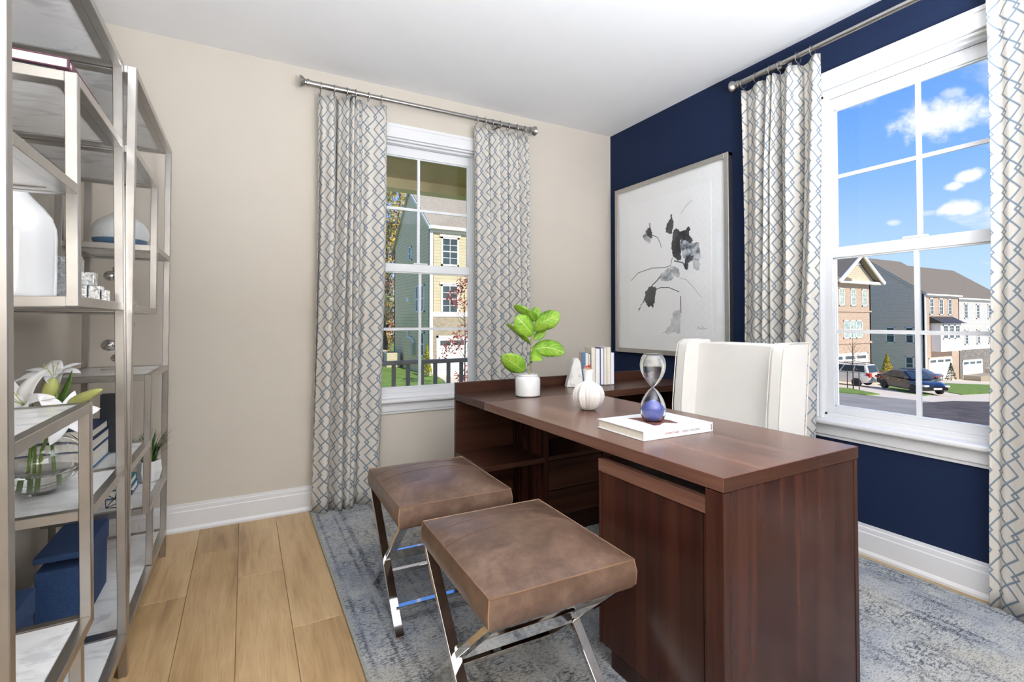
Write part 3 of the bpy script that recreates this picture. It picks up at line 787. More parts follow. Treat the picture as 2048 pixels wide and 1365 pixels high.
# ------------------------------------------------------------------ leather stools
def stool(label, loc, rz):
    r = thing('stool', label, 'stool', loc, rz, 'leather stools on chrome cross legs')
    hx, hy = 0.222, 0.262
    # crowned cushion
    n = 22; rows = []
    for i in range(n + 1):
        rw = []
        for j in range(n + 1):
            a, b = 2 * i / n - 1, 2 * j / n - 1
            z = 0.487 + 0.034 * (1 - abs(a) ** 2.6) ** 0.8 * (1 - abs(b) ** 2.6) ** 0.8
            rw.append((b * hx, a * hy, z))
        rows.append(rw)
    m = MB().grid(rows)
    N1 = n + 1
    loop = [j for j in range(N1)] + [i * N1 + n for i in range(1, N1)] + [n * N1 + j for j in range(n - 1, -1, -1)] + [i * N1 for i in range(n - 1, 0, -1)]
    base = len(m.v); Lp = len(loop)
    for dz, k in ((0.455, 1.022), (0.42, 1.012), (0.409, 0.985)):
        m.v += [(m.v[i][0] * k, m.v[i][1] * k, dz) for i in loop]
    for i in range(Lp):
        i2 = (i + 1) % Lp
        m.f.append((loop[i2], loop[i], base + i, base + i2))
        for lv in range(2): m.f.append((base + lv * Lp + i2, base + lv * Lp + i, base + (lv + 1) * Lp + i, base + (lv + 1) * Lp + i2))
    m.f.append(tuple(base + 2 * Lp + i for i in range(Lp)))
    cu = m.obj('cushion', 'leather', r, smooth=50)
    def zt(x, y):
        a, b = y / hy, x / hx
        return 0.487 + 0.034 * max(0, 1 - abs(a) ** 2.6) ** 0.8 * max(0, 1 - abs(b) ** 2.6) ** 0.8
    MB().tube([(sx * hx, sy * hy, 0.4875) for sx, sy in ((-1, -1), (1, -1), (1, 1), (-1, 1))], 0.0024, 6, closed=True).obj('piping', 'leather_edge', cu, smooth=60)
    for sx, sy in ((-1, -1), (1, -1), (1, 1), (-1, 1)):
        MB().tube([(sx * hx, sy * hy, 0.487), (sx * hx * 1.022, sy * hy * 1.022, 0.455), (sx * hx * 1.012, sy * hy * 1.012, 0.42)], 0.0016, 6).obj('corner_seam', 'stitch_light', cu, smooth=60)
    for y in (0.145, 0.045):
        MB().tube([(hx * (k / 12 - 1), y, zt(hx * (k / 12 - 1), y) + 0.0002) for k in range(25)], 0.0013, 6).obj('seam', 'stitch', cu, smooth=60)
    # crossed flat bars at each end, tied by stretchers
    for sx in (-1, 1):
        X = sx * 0.203
        for s in (-1, 1):
            MB().bar((X + s * 0.004, -s * 0.235, 0.409), (X + s * 0.004, s * 0.215, 0.0), 0.018, 0.032, (1, 0, 0)).obj('leg', 'chrome', r, bevel=0.0015)
    for y, z in ((0.0, 0.205),):
        MB().box(-0.203, 0.203, y - 0.009, y + 0.009, z - 0.018, z + 0.018).obj('stretcher', 'chrome', r, bevel=0.0015)
    for s in (-1, 1):
        y, z = s * 0.140, 0.068
        MB().box(-0.203, 0.203, y - 0.013, y + 0.013, z - 0.008, z + 0.008).obj('stretcher', 'chrome', r, bevel=0.0015)
    return r
stool('brown leather stool on crossed chrome legs, nearer the window on the beige wall', (-2.020, -1.290, DZ), radians(-1))
stool('brown leather stool on crossed chrome legs, nearest the viewer beside the desk pedestal', (-1.993, -1.965, DZ), radians(-1))

# ------------------------------------------------------------------ white slipcovered wing chair (facing the desk, local -x is its front)
ch = thing('wing_chair', 'white slipcovered wing chair tucked behind the desk in front of the navy wall', 'chair', (-0.62, -1.632, DZ))
def slab(mb, pts0, pts1): # hexahedron from two quads
    return mb.add(list(pts0) + list(pts1), [(3, 2, 1, 0), (4, 5, 6, 7), (0, 1, 5, 4), (1, 2, 6, 5), (2, 3, 7, 6), (3, 0, 4, 7)])
hw = 0.30
rake = lambda z: 0.02 + 0.10 * (z - 0.40)          # x of the front of the back cushion leans back with height
# outer back shell
m = MB(); rows = []
for i in range(9):
    z = 0.20 + (1.042 - 0.20) * i / 8
    rows.append([(rake(z) + 0.075 + 0.012 * (1 - (2 * j / 8 - 1) ** 2), -hw + 2 * hw * j / 8, z - 0.010 * (abs(2 * j / 8 - 1) ** 3 if i == 8 else 0)) for j in range(9)])
inner = [[(rake(p[2]) - 0.012 + (0.012 * ((2 * j / 8 - 1) ** 2)), p[1] * 0.985, p[2]) for j, p in enumerate(rw)] for rw in rows]
for g, flip in ((rows, False), (inner, True)):
    o = len(m.v); m.v += [p for rw in g for p in rw]
    for i in range(8):
        for j in range(8):
            fz = (o + i * 9 + j, o + i * 9 + j + 1, o + (i + 1) * 9 + j + 1, o + (i + 1) * 9 + j); m.f.append(fz[::-1] if flip else fz)
per = [j for j in range(9)] + [i * 9 + 8 for i in range(1, 9)] + [72 + j for j in range(7, -1, -1)] + [i * 9 for i in range(7, 0, -1)]
for i in range(len(per)):
    a_, b_ = per[i], per[(i + 1) % len(per)]; m.f.append((b_, a_, a_ + 81, b_ + 81))
m.obj('backrest', 'slipcover', ch, smooth=40, bevel=0.010, seg=3)
for s in (-1, 1):
    y0, y1 = s * (hw - 0.062), s * (hw + 0.006)
    def wing_poly(z, k): return [(rake(z) - 0.105 * k, y0 + 0.006 * s), (rake(z) - 0.105 * k, y1), (rake(z) + 0.092, y1), (rake(z) + 0.092, y0)]
    lv = [(0.40, 0.6), (0.55, 0.85), (0.70, 1.0), (0.86, 1.0), (0.985, 0.97), (1.030, 0.90), (1.052, 0.55)]
    m = MB()
    for z, k in lv: m.v += [(x, y, z) for x, y in wing_poly(z, k)]
    for i in range(len(lv) - 1):
        for j in range(4):
            a_, b_ = i * 4 + j, i * 4 + (j + 1) % 4; f_ = (a_, b_, b_ + 4, a_ + 4); m.f.append(f_ if s > 0 else f_[::-1])
    m.f += [(3, 2, 1, 0) if s > 0 else (0, 1, 2, 3), tuple(len(lv) * 4 - 4 + j for j in ((0, 1, 2, 3) if s > 0 else (3, 2, 1, 0)))]
    w = m.obj('wing', 'slipcover', ch, smooth=50, bevel=0.012, seg=3)
    edge = [(rake(z) - 0.105 * k - 0.001, y1 + s * 0.0005, z) for z, k in lv] + [(rake(1.05) + 0.085, y1, 1.052)]
    MB().tube(edge, 0.003, 6).obj('piping', 'slip_piping', w, smooth=60)
    edge = [(rake(z) - 0.105 * k - 0.001, y0 + s * 0.006, z) for z, k in lv]
    MB().tube(edge, 0.0025, 6).obj('piping', 'slip_piping', w, smooth=60)
    edge = [(rake(z) + 0.092, y1 + s * 0.001, z) for z, k in lv]
    MB().tube(edge, 0.003, 6).obj('piping', 'slip_piping', w, smooth=60)
    bx('arm', 'slipcover', ch, -0.36, 0.06, min(s * (hw - 0.07), s * (hw + 0.004)), max(s * (hw - 0.07), s * (hw + 0.004)), 0.20, 0.60, 0.02, 3)
bx('seat_cushion', 'slipcover', ch, -0.365, 0.05, -hw + 0.07, hw - 0.07, 0.33, 0.48, 0.03, 3)
bx('skirt', 'slipcover', ch, -0.355, 0.10, -hw, hw, 0.06, 0.33, 0.012, 2)
for sx in (-0.32, 0.06):
    for sy in (-0.26, 0.26): bx('leg', 'walnut_dark', ch, sx - 0.02, sx + 0.02, sy - 0.02, sy + 0.02, 0, 0.06)

# ------------------------------------------------------------------ framed ink painting on the navy wall (local x along the wall)
ar = thing('framed_art', 'large silver framed abstract ink flower painting on the navy wall', 'picture', (0, 0, 0), -pi / 2)
u0, u1, z0, z1 = 0.104, 1.198, 0.914, 2.242
def frame_side(n, *a): return bx(n, 'frame_silver', ar, *a, bevel=0.0015)
fw = 0.034
for (a_, b_, c_, d_) in ((u0, u0 + fw, z0, z1), (u1 - fw, u1, z0, z1), (u0 + fw, u1 - fw, z0, z0 + fw), (u0 + fw, u1 - fw, z1 - fw, z1)):
    bx('frame_face', 'frame_silver', ar, a_, b_, -0.042, -0.034, c_, d_, bevel=0.001, seg=1)
MB().box(u0, u0 + 0.02, -0.034, -0.001, z0, z1).box(u1 - 0.02, u1, -0.034, -0.001, z0, z1).box(u0, u1, -0.034, -0.001, z0, z0 + 0.02).box(u0, u1, -0.034, -0.001, z1 - 0.02, z1).obj('frame_side', 'frame_side', ar)
mb_ = bx('mat_board', 'mat_board', ar, u0 + 0.02, u1 - 0.02, -0.026, -0.020, z0 + 0.02, z1 - 0.02)
bx('paper', 'paper_white', ar, 0.262, 1.054, -0.0275, -0.026, 1.055, 2.088)
MB().add([(u0 + fw, -0.0345, z0 + fw), (u1 - fw, -0.0345, z0 + fw), (u1 - fw, -0.0345, z1 - fw), (u0 + fw, -0.0345, z1 - fw)], [(0, 1, 2, 3)]).obj('glazing', 'picture_glass', ar)
ART = [('ink_pale', 'drip', [(.888,1.59),(.946,1.572),(.961,1.558),(.953,1.512),(.931,1.503),(.902,1.529)]),
 ('ink_blue', 'blot', [(.797,1.74),(.844,1.739),(.889,1.709),(.955,1.697),(.962,1.652),(.968,1.593),(.946,1.572),(.903,1.588),(.873,1.58),(.85,1.6),(.827,1.597),(.804,1.648),(.789,1.699)]),
 ('ink_black', 'bloom', [(.726,1.819),(.75,1.827),(.774,1.817),(.79,1.796),(.829,1.8),(.867,1.82),(.879,1.806),(.867,1.76),(.882,1.746),(.904,1.713),(.874,1.699),(.844,1.727),(.797,1.74),(.784,1.712),(.796,1.649),(.793,1.594),(.764,1.591),(.732,1.62),(.708,1.653),(.704,1.723),(.718,1.783)]),
 ('ink_black', 'bud', [(.666,1.873),(.682,1.895),(.699,1.905),(.703,1.938),(.713,1.934),(.716,1.902),(.732,1.88),(.726,1.844),(.715,1.796),(.685,1.798),(.655,1.812),(.652,1.844)]),
 ('ink_black', 'curl', [(.843,1.619),(.873,1.621),(.91,1.611),(.895,1.577),(.857,1.569),(.86,1.533),(.849,1.518),(.826,1.53),(.819,1.555),(.83,1.578)]),
 ('ink_black', 'leaf', [(.467,1.875),(.495,1.881),(.509,1.855),(.521,1.813),(.512,1.789),(.485,1.793),(.461,1.823),(.443,1.845)]),
 ('ink_wash', 'leaf_wash', [(.411,1.824),(.443,1.845),(.485,1.806),(.508,1.789),(.494,1.752),(.466,1.762),(.429,1.79)]),
 ('ink_wash', 'wash', [(.589,1.495),(.606,1.519),(.641,1.535),(.683,1.556),(.732,1.558),(.764,1.542),(.787,1.503),(.779,1.473),(.731,1.483),(.698,1.455),(.648,1.45),(.606,1.462)]),
 ('ink_black', 'bloom', [(.491,1.424),(.545,1.423),(.562,1.4),(.548,1.362),(.54,1.318),(.522,1.26),(.499,1.28),(.48,1.267),(.453,1.288),(.438,1.321),(.406,1.296),(.362,1.237),(.387,1.29),(.431,1.341),(.439,1.394)]),
 ('ink_pale', 'wash', [(.729,1.236),(.777,1.245),(.8,1.223),(.792,1.162),(.783,1.071),(.727,1.082),(.678,1.069),(.611,1.071),(.654,1.1),(.696,1.15)])]
rnd = random.Random(4)
for i, (mt, nm, poly) in enumerate(ART):
    fine = []
    for k in range(len(poly)):
        p, q2 = Vector(poly[k]), Vector(poly[(k + 1) % len(poly)]); nrm = Vector((q2.y - p.y, p.x - q2.x)).normalized(); L = (q2 - p).length
        for t in (0, 0.25, 0.5, 0.75): fine.append(p.lerp(q2, t) + nrm * rnd.uniform(-0.10, 0.14) * L * (1 if t else 0.5))
    dpt = -0.0278 - 0.00006 * i
    me = MB().add([(p.x, dpt, p.y) for p in fine], [tuple(range(len(fine)))])
    me.obj('ink_' + nm, mt, ar)
for pts, w in (([(.282,1.485),(.361,1.54),(.51,1.564),(.649,1.556),(.699,1.567),(.708,1.597),(.716,1.621)], .0022), ([(.521,1.813),(.574,1.786),(.6,1.737),(.608,1.707)], .0026), ([(.509,1.43),(.563,1.465),(.598,1.494)], .004), ([(.553,1.401),(.597,1.411),(.681,1.406),(.778,1.37)], .0026), ([(.789,1.339),(.792,1.223)], .003), ([(.796,1.924),(.846,1.969),(.896,1.998)], .0012), ([(.491,1.91),(.494,1.87)], .004), ([(.787,1.467),(.841,1.451),(.908,1.392),(.966,1.325)], .001), ([(.732,1.595),(.811,1.574),(.842,1.535)], .004), ([(.935,1.109),(.945,1.127),(.949,1.106),(.963,1.116),(.971,1.106),(.982,1.127),(.985,1.107),(.999,1.116),(1.016,1.109)], .0009)):
    m = MB()
    L = [Vector((p[0], -0.0286, p[1])) for p in pts]
    for k in range(len(L) - 1):
        d_ = (L[k + 1] - L[k]).normalized(); nn = Vector((-d_.z, 0, d_.x)) * w
        m.add([L[k] - nn, L[k + 1] - nn, L[k + 1] + nn, L[k] + nn], [(0, 1, 2, 3)])
    m.obj('ink_line' if w > .00095 else 'signature', 'ink_black', ar)

def catm(pts, n=4):
    out = []
    for i in range(len(pts) - 1):
        p0 = Vector(pts[max(0, i - 1)]); p1 = Vector(pts[i]); p2 = Vector(pts[i + 1]); p3 = Vector(pts[min(len(pts) - 1, i + 2)])
        for k in range(n):
            t = k / n; out.append(tuple(0.5 * ((2 * p1) + (-p0 + p2) * t + (2 * p0 - 5 * p1 + 4 * p2 - p3) * t * t + (-p0 + 3 * p1 - 3 * p2 + p3) * t ** 3)))
    return out + [tuple(pts[-1])]
# ------------------------------------------------------------------ etageres
EL, ED, EP = 0.932, 0.335, 0.025
def etagere(label, loc, mirror, lean=0.0, foot=0.0):
    r = thing('etagere', label, 'shelf unit', loc, rot=(0, lean, 0), group='brushed nickel and marble etageres')
    Y = (lambda a, b: (EL - b, EL - a)) if mirror else (lambda a, b: (a, b))
    mats = 'nickel'
    post = None
    for fx in (-EP, -ED):
        for y0 in (0, EL - EP):
            bx('post', mats, r, fx, fx + EP, y0, y0 + EP, -foot if fx == -EP else 0.0, 2.025, 0.0015, 1)
        for (ya, yb, za, zb) in ((0.406, 0.431, 1.190, 1.755), (0.496, 0.521, 0.380, 0.945), (0.406, 0.431, 0.135, 0.380)):
            a_, b_ = Y(ya, yb)
            bx('post', mats, r, fx + 0.0004, fx + EP - 0.0004, a_, b_, za + 0.0004, zb - 0.0004, 0.0015, 1)
    for (z, ya, yb) in ((2.025, 0, EL), (1.755, 0.406, EL), (1.485, 0, 0.431), (1.215, 0.406, EL), (0.945, 0, 0.521), (0.675, 0.496, EL), (0.405, 0, 0.521), (0.135, 0, EL)):
        a_, b_ = Y(ya, yb); g = 0.0003
        for fx in (-EP, -ED): bx('rail', mats, r, fx + g, fx + EP - g, a_ + EP, b_ - EP, z - EP, z - g, 0.0012, 1)
        for y0 in (a_, b_ - EP): bx('rail', mats, r, -ED + EP, -EP, y0 + g, y0 + EP - g, z - EP, z - g, 0.0012, 1)
        lp = 0.022; m = MB()
        m.box(-ED + EP, -ED + EP + lp, a_ + EP, b_ - EP, z - 0.024, z - 0.021).box(-EP - lp, -EP, a_ + EP, b_ - EP, z - 0.024, z - 0.021)
        m.box(-ED + EP, -EP, a_ + EP, a_ + EP + lp, z - 0.0235, z - 0.0205).box(-ED + EP, -EP, b_ - EP - lp, b_ - EP, z - 0.0235, z - 0.0205)
        m.obj('shelf_lip', mats, r)
        bx('marble_shelf', 'marble', r, -ED + EP + 0.002, -EP - 0.002, a_ + EP + 0.002, b_ - EP - 0.002, z - 0.019, z - 0.003, 0.001, 1)
    return r
E1 = etagere('brushed nickel etagere with staggered marble shelves, nearest the viewer at the left edge', (-3.0625, -2.161, 0.007), False, -0.02, 0.007)
E2 = etagere('brushed nickel etagere with staggered marble shelves, farther one beside the beige wall', (-3.068, -1.224, 0.0), True)

# generic closed book lying or standing: local x spine->fore edge, y height, z thickness
def book(label, loc, rot, w, h, t, cover, spine_side='x0', cov=0.0025, group=None, parent_label=None, cat='book'):
    r = thing('book', label, cat, loc, rot=rot, group=group)
    m = MB().box(0, w, 0, h, 0, cov).box(0, w, 0, h, t - cov, t)
    if spine_side == 'x0': m.box(0, cov, 0, h, cov, t - cov); pg = (cov, w - 0.004, 0.004, h - 0.004)
    elif spine_side == 'x1': m.box(w - cov, w, 0, h, cov, t - cov); pg = (0.004, w - cov, 0.004, h - 0.004)
    elif spine_side == 'y0': m.box(0, w, 0, cov, cov, t - cov); pg = (0.004, w - 0.004, cov, h - 0.004)
    else: m.box(0, w, h - cov, h, cov, t - cov); pg = (0.004, w - 0.004, 0.004, h - cov)
    m.obj('cover', 'book_' + cover, r, bevel=0.0008, seg=1)
    bx('page_block', 'pages', r, pg[0], pg[1], pg[2], pg[3], cov, t - cov)
    return r
def text_mesh(name, body, size, mat, parent, loc, rot, sx=1.0):
    c = bpy.data.curves.new(name, 'FONT'); c.body = body; c.size = size; c.extrude = 0.0002
    o = bpy.data.objects.new(name, c); COL.objects.link(o)
    bpy.context.view_layer.update()
    me = bpy.data.meshes.new_from_object(o.evaluated_get(bpy.context.evaluated_depsgraph_get()))
    bpy.data.objects.remove(o); bpy.data.curves.remove(c)
    me.materials.clear(); me.materials.append(MATS[mat])
    t = bpy.data.objects.new(name, me); COL.objects.link(t); t.parent = parent; t.location = loc; t.rotation_euler = rot; t.scale = (sx, 1, 1)
    return t

# books and vases on the near etagere
book('thin ivory book lying under the maroon book on the near etagere', (-3.355, -1.705, 1.7625), (0, 0, 0), 0.205, 0.27, 0.021, 'black_cloth', 'x1')
mb2 = book('maroon book lying on top of a thin ivory book, high on the near etagere', (-3.345, -1.712, 1.7845), (0, 0, 0), 0.220, 0.29, 0.027, 'maroon', 'x1', 0.003)
text_mesh('spine_lettering', 'H', 0.018, 'print_white', mb2, (0.2205, 0.012, 0.007), (pi / 2, 0, pi / 2))
bv = thing('bottle_vase', 'tall glossy white bottle vase standing on the near etagere', 'vase', (-3.290, -1.497, 1.2155))
MB().lathe([(0.080, 0), (0.092, 0.006), (0.0945, 0.02), (0.0945, 0.175), (0.0925, 0.20), (0.084, 0.228), (0.067, 0.255), (0.047, 0.278), (0.031, 0.298), (0.022, 0.322), (0.018, 0.35), (0.017, 0.42), (0.024, 0.437), (0.020, 0.435), (0.013, 0.41)], 48).obj('vase_body', 'ceramic_white', bv, smooth=60)
mc = thing('glass_cube_sculpture', 'silvery mottled glass block sculpture beside the white bottle vase', 'sculpture', (-3.20, -1.345, 1.2155))
for (x0, x1, y0, y1, z0, z1) in ((-0.034, 0.018, -0.01, 0.06, 0, 0.140), (0.020, 0.056, -0.005, 0.04, 0.055, 0.096), (0.020, 0.044, -0.03, 0.03, 0, 0.054), (0.046, 0.074, -0.025, 0.03, 0, 0.054), (0.076, 0.088, -0.02, 0.03, 0, 0.042), (-0.004, 0.018, -0.022, -0.011, 0.09, 0.145)):
    bx('glass_block', 'mercury_glass', mc, x0, x1, y0, y1, z0, z1, 0.002)
bu = thing('bulb_vase', 'squat round pale grey vase with slate blue base on the farther etagere', 'vase', (-3.238, -0.47, 1.4855))
MB().lathe([(0.05, 0), (0.070, 0.004), (0.088, 0.016), (0.098, 0.034), (0.106, 0.058), (0.107, 0.078), (0.101, 0.102), (0.085, 0.126), (0.060, 0.145), (0.038, 0.158), (0.024, 0.174), (0.0165, 0.195), (0.0155, 0.23), (0.019, 0.246), (0.016, 0.245), (0.011, 0.22)], 40).obj('vase_body', 'bulb_ceramic', bu, smooth=60)
# chrome ball sculpture
cs = thing('chrome_sculpture', 'slender chrome sculpture of balls on a wire stem on the farther etagere', 'sculpture', (-3.245, -0.50, 0.9455))
bx('base', 'chrome', cs, -0.045, 0.035, -0.03, 0.03, 0, 0.006, 0.001)
MB().tube([(0.012, 0, 0.006), (0.008, 0, 0.08), (0.022, 0, 0.18), (0.03, 0.01, 0.28), (0.005, 0, 0.38), (-0.002, 0, 0.44)], 0.004, 8).obj('stem', 'chrome', cs, smooth=60)
for (x, y, z, rr) in ((-0.018, -0.01, 0.110, 0.031), (0.006, -0.012, 0.052, 0.020), (-0.018, -0.005, 0.418, 0.027), (0.026, 0, 0.357, 0.021), (0.045, 0, 0.20, 0.026), (0.055, 0.01, 0.29, 0.022), (0.0, 0, 0.45, 0.015)):
    MB().ball((x, y, z), rr, 24, 16, (1, 1, 0.86)).obj('ball', 'chrome', cs, smooth=180)

# stack of books behind the lilies, dark album on top
book('thick pale book with blue cover at the bottom of the stack behind the lilies', (-3.385, -1.185, 0.6765), (0, 0, 0), 0.215, 0.245, 0.058, 'blue_cloth', 'x0', 0.003)
book('navy covered book in the middle of the stack behind the lilies', (-3.385, -1.190, 0.7350), (0, 0, 0), 0.215, 0.245, 0.036, 'navy_cloth', 'x0', 0.003)
book('black album lying on the stack of books behind the lilies', (-3.38, -1.175, 0.7715), (0, 0, 0), 0.205, 0.225, 0.030, 'navy_cloth', 'y1', 0.003)
book('black book standing upright behind the lilies on the farther etagere', (-3.20, -0.945, 0.6765), (pi / 2, 0, 0), 0.085, 0.215, 0.030, 'black_cloth', 'x1', 0.003)

# navy fabric storage boxes
def storage_box(label, loc, w, dp, h):
    r = thing('storage_box', label, 'box', loc, group='navy fabric storage boxes')
    m = MB().box(0.004, w - 0.004, 0.004, dp - 0.004, 0, h - 0.05); m.obj('box_body', 'box_linen', r, bevel=0.003)
    lid = [(0, h - 0.02), (dp, h - 0.075), (dp, h), (0, h)]
    MB().prism(lid, 0, w, 'x').obj('lid', 'box_linen', r, bevel=0.003)
    return r
storage_box('tall navy linen storage box on the bottom shelf of the farther etagere', (-3.335, -1.125, 0.1355), 0.135, 0.325, 0.250)
storage_box('low navy linen storage box on the bottom shelf of the near etagere', (-3.385, -1.63, 0.141), 0.105, 0.34, 0.222)

# books, planter and wire ornament low on the farther etagere
book('blue book at the bottom of the small stack beside the grass planter', (-3.375, -0.625, 0.4055), (0, 0, 0), 0.215, 0.17, 0.034, 'blue_cloth', 'y1', 0.003)
book('teal book on the small stack beside the grass planter', (-3.375, -0.625, 0.4400), (0, 0, 0), 0.210, 0.165, 0.030, 'teal_cloth', 'y1', 0.003)
gp = thing('grass_planter', 'white faceted planter with spiky green grass low on the farther etagere', 'potted plant', (-3.128, -0.395, 0.4055))
m = MB(); n6 = 6
rings_ = [(0.040, 0), (0.050, 0.045), (0.050, 0.05), (0.046, 0.095), (0.040, 0.095), (0.038, 0.080)]
m.lathe(rings_, 6); m.obj('pot', 'ceramic_white', gp, bevel=0.0015)
MB().lathe([(0.0, 0.082), (0.040, 0.082)], 6).obj('soil_top', 'soil', gp)
rnd = random.Random(12); gm = MB()
for i in range(95):
    a_ = rnd.uniform(0, 2 * pi); sp = rnd.uniform(0.02, 0.085); hh = rnd.uniform(0.07, 0.155); b0 = Vector((0.022 * cos(a_) * rnd.random(), 0.022 * sin(a_) * rnd.random(), 0.082))
    tip = b0 + Vector((cos(a_) * sp, sin(a_) * sp, hh)); md = b0 + Vector((cos(a_) * sp * 0.25, sin(a_) * sp * 0.25, hh * 0.65))
    blade(gm, b0, md, tip, (-sin(a_), cos(a_), 0.2), lambda t: 0.0034 * (1 - t) ** 0.6 + 0.0002, 6, 3, 0.4)
gg = gm.obj('grass', 'grass_blade', gp, smooth=180); gg['kind'] = 'stuff'
wo_ = thing('wire_ornament', 'small wire polyhedron ornament with a pale tassel low on the farther etagere', 'ornament', (-3.185, -0.735, 0.4055))
vs = [Vector(p) for p in ((-0.035, -0.02, 0.003), (0.035, -0.03, 0.003), (0.0, 0.045, 0.003), (-0.045, 0.02, 0.05), (0.045, 0.015, 0.05), (0.0, -0.05, 0.05), (0, 0, 0.085))]
for i, j in ((0, 1), (1, 2), (2, 0), (0, 3), (2, 3), (1, 4), (2, 4), (0, 5), (1, 5), (3, 6), (4, 6), (5, 6)):
    MB().tube([vs[i], vs[j]], 0.0016, 6).obj('wire', 'wire_black', wo_, smooth=60)
m = MB(); rnd = random.Random(3)
for i in range(26): m.tube([(0.045, -0.045, 0.045), (0.045 + rnd.uniform(-.008, .008), -0.062 + rnd.uniform(-.008, .008), 0.03), (0.045 + rnd.uniform(-.014, .014), -0.07 + rnd.uniform(-.014, .014), 0.002)], 0.0011, 4)
ts = m.obj('tassel', 'tassel', wo_)

# ------------------------------------------------------------------ round glass bowl with lilies
BW = (-3.236, -1.428, 0.6775); br = 0.094
gb = thing('glass_bowl', 'round clear glass bowl of water holding white lilies on the near etagere', 'vase', BW)
prof_o = [(0.0, 0.0), (0.035, 0.001)]; prof_i = []
for i in range(5, 32):
    a_ = -pi / 2 + pi * i / 36 * 1.03
    prof_o.append((br * cos(a_), br * 0.93 * (1 + sin(a_))))
    prof_i.append(((br - 0.003) * cos(a_), br * 0.93 + (br * 0.93 - 0.003) * sin(a_)))
MB().lathe(prof_o + prof_i[::-1] + [(0.0, 0.006)], 48).obj('bowl', 'clear_glass', gb, smooth=180)
wp = [(0.0, 0.0065)]
for i in range(5, 15):
    a_ = -pi / 2 + pi * i / 36 * 1.03; wp.append(((br - 0.0034) * cos(a_), br * 0.93 + (br * 0.93 - 0.0034) * sin(a_)))
wp.append((0.0, wp[-1][1])); MB().lathe(wp, 48).obj('water', 'water', gb, smooth=40)
# flowers are laid out in the bowl's frame: local x to the viewer's right, y away, z up
LR = -0.4956
def lily(label, stem, flower_c, face, petals, leaves=(), buds=(), size=0.085):
    r = thing('lily', label, 'flower', BW, LR, group='white lilies in the glass bowl')
    MB().tube(stem, 0.0042, 8).obj('stem', 'lily_stem', r, smooth=60)
    c = Vector(flower_c); f = Vector(face).normalized(); a = f.orthogonal().normalized(); b = f.cross(a)
    for k in range(petals):
        th = 2 * pi * k / petals + 0.3; dr = a * cos(th) + b * sin(th)
        L = size * (1.0 if k % 2 else 0.92)
        p1 = c + f * L * 0.75 + dr * L * 0.22; p2 = c + f * L * 0.55 + dr * L * 1.05
        wd = 0.021 if k % 2 else 0.015
        blade(MB(), c, p1, p2, f.cross(dr), lambda t: wd * (sin(pi * min(1, 0.10 + 0.90 * t)) ** 0.7) + 0.0015 * (1 - t), 12, 5, -0.25, 0.10).obj('petal', 'lily_white', r, smooth=180, solid=0.0008)
    for k in range(5):
        th = 2 * pi * k / 5; dr = a * cos(th) + b * sin(th)
        MB().tube([c, c + f * size * 0.5 + dr * 0.006, c + f * size * 0.82 + dr * 0.016], 0.0008, 5).ball(c + f * size * 0.83 + dr * 0.016, 0.0028, 6, 4).obj('stamen', 'leaf_bud', r)
    for (p0, p1, p2, w) in leaves:
        sd = (Vector(p2) - Vector(p0)).cross(Vector((0.2, 1, 0.3)))
        blade(MB(), p0, p1, p2, sd, lambda t: w * sin(pi * min(1, 0.08 + 0.92 * t)) ** 0.8, 10, 5, 0.3).obj('leaf', 'lily_leaf', r, smooth=180, solid=0.0006)
    for (p0, p1, rr) in buds:
        p0, p1 = Vector(p0), Vector(p1)
        MB().tube([p0.lerp(p1, t) for t in (0, .05, .15, .3, .5, .7, .85, .95, 1)], [rr * k for k in (.35, .6, .85, 1, 1, .85, .6, .3, .08)], 10).obj('bud', 'leaf_bud', r, smooth=180)
    return r
# scale in this frame: about 1.4 mm per photo pixel, bowl centre at x 0, z 0.094
lily('open white lily at the right of the bouquet, beside a long closed bud', [(-0.01, 0.0, 0.02), (0.0, 0.0, 0.12), (0.03, 0.0, 0.19), (0.05, 0.0, 0.215)], (0.050, -0.005, 0.205), (0.75, -0.5, 0.35), 6,
     leaves=[((0.03, 0, 0.17), (0.09, -0.01, 0.20), (0.13, -0.01, 0.165), 0.010), ((0.0, 0, 0.16), (0.05, -0.03, 0.20), (0.098, -0.04, 0.178), 0.017)], buds=[((0.100, -0.03, 0.255), (0.205, -0.045, 0.297), 0.014)], size=0.080)
lily('open white lily in the middle of the bouquet with its petals spread', [(-0.03, 0.01, 0.02), (-0.02, 0.0, 0.13), (-0.02, 0.0, 0.22)], (-0.022, -0.02, 0.245), (0.15, -0.8, 0.5), 6,
     leaves=[((-0.02, 0, 0.20), (-0.03, -0.02, 0.26), (-0.005, -0.03, 0.31), 0.010), ((0.01, 0.0, 0.2), (0.05, 0.01, 0.26), (0.064, 0.02, 0.345), 0.012)], buds=[((0.012, 0.0, 0.265), (0.035, -0.005, 0.325), 0.018)], size=0.095)
lily('open white lily at the back of the bouquet, tallest of the bunch', [(0.02, 0.02, 0.03), (0.0, 0.03, 0.14), (-0.01, 0.05, 0.26), (-0.01, 0.06, 0.30)], (-0.012, 0.05, 0.300), (0.1, -0.35, 0.9), 6, size=0.075,
     leaves=[((0.0, 0.03, 0.18), (0.03, 0.02, 0.24), (0.07, 0.03, 0.25), 0.012)])
lily('open white lily at the left of the bouquet, half hidden by the shelf post', [(-0.04, 0.0, 0.03), (-0.03, 0.0, 0.14), (-0.05, -0.01, 0.20)], (-0.055, -0.02, 0.230), (-0.5, -0.6, 0.5), 6, size=0.085,
     leaves=[((-0.03, 0, 0.16), (-0.08, -0.02, 0.19), (-0.10, -0.03, 0.27), 0.012)])

# ------------------------------------------------------------------ things on the desk
TZ = 0.7605
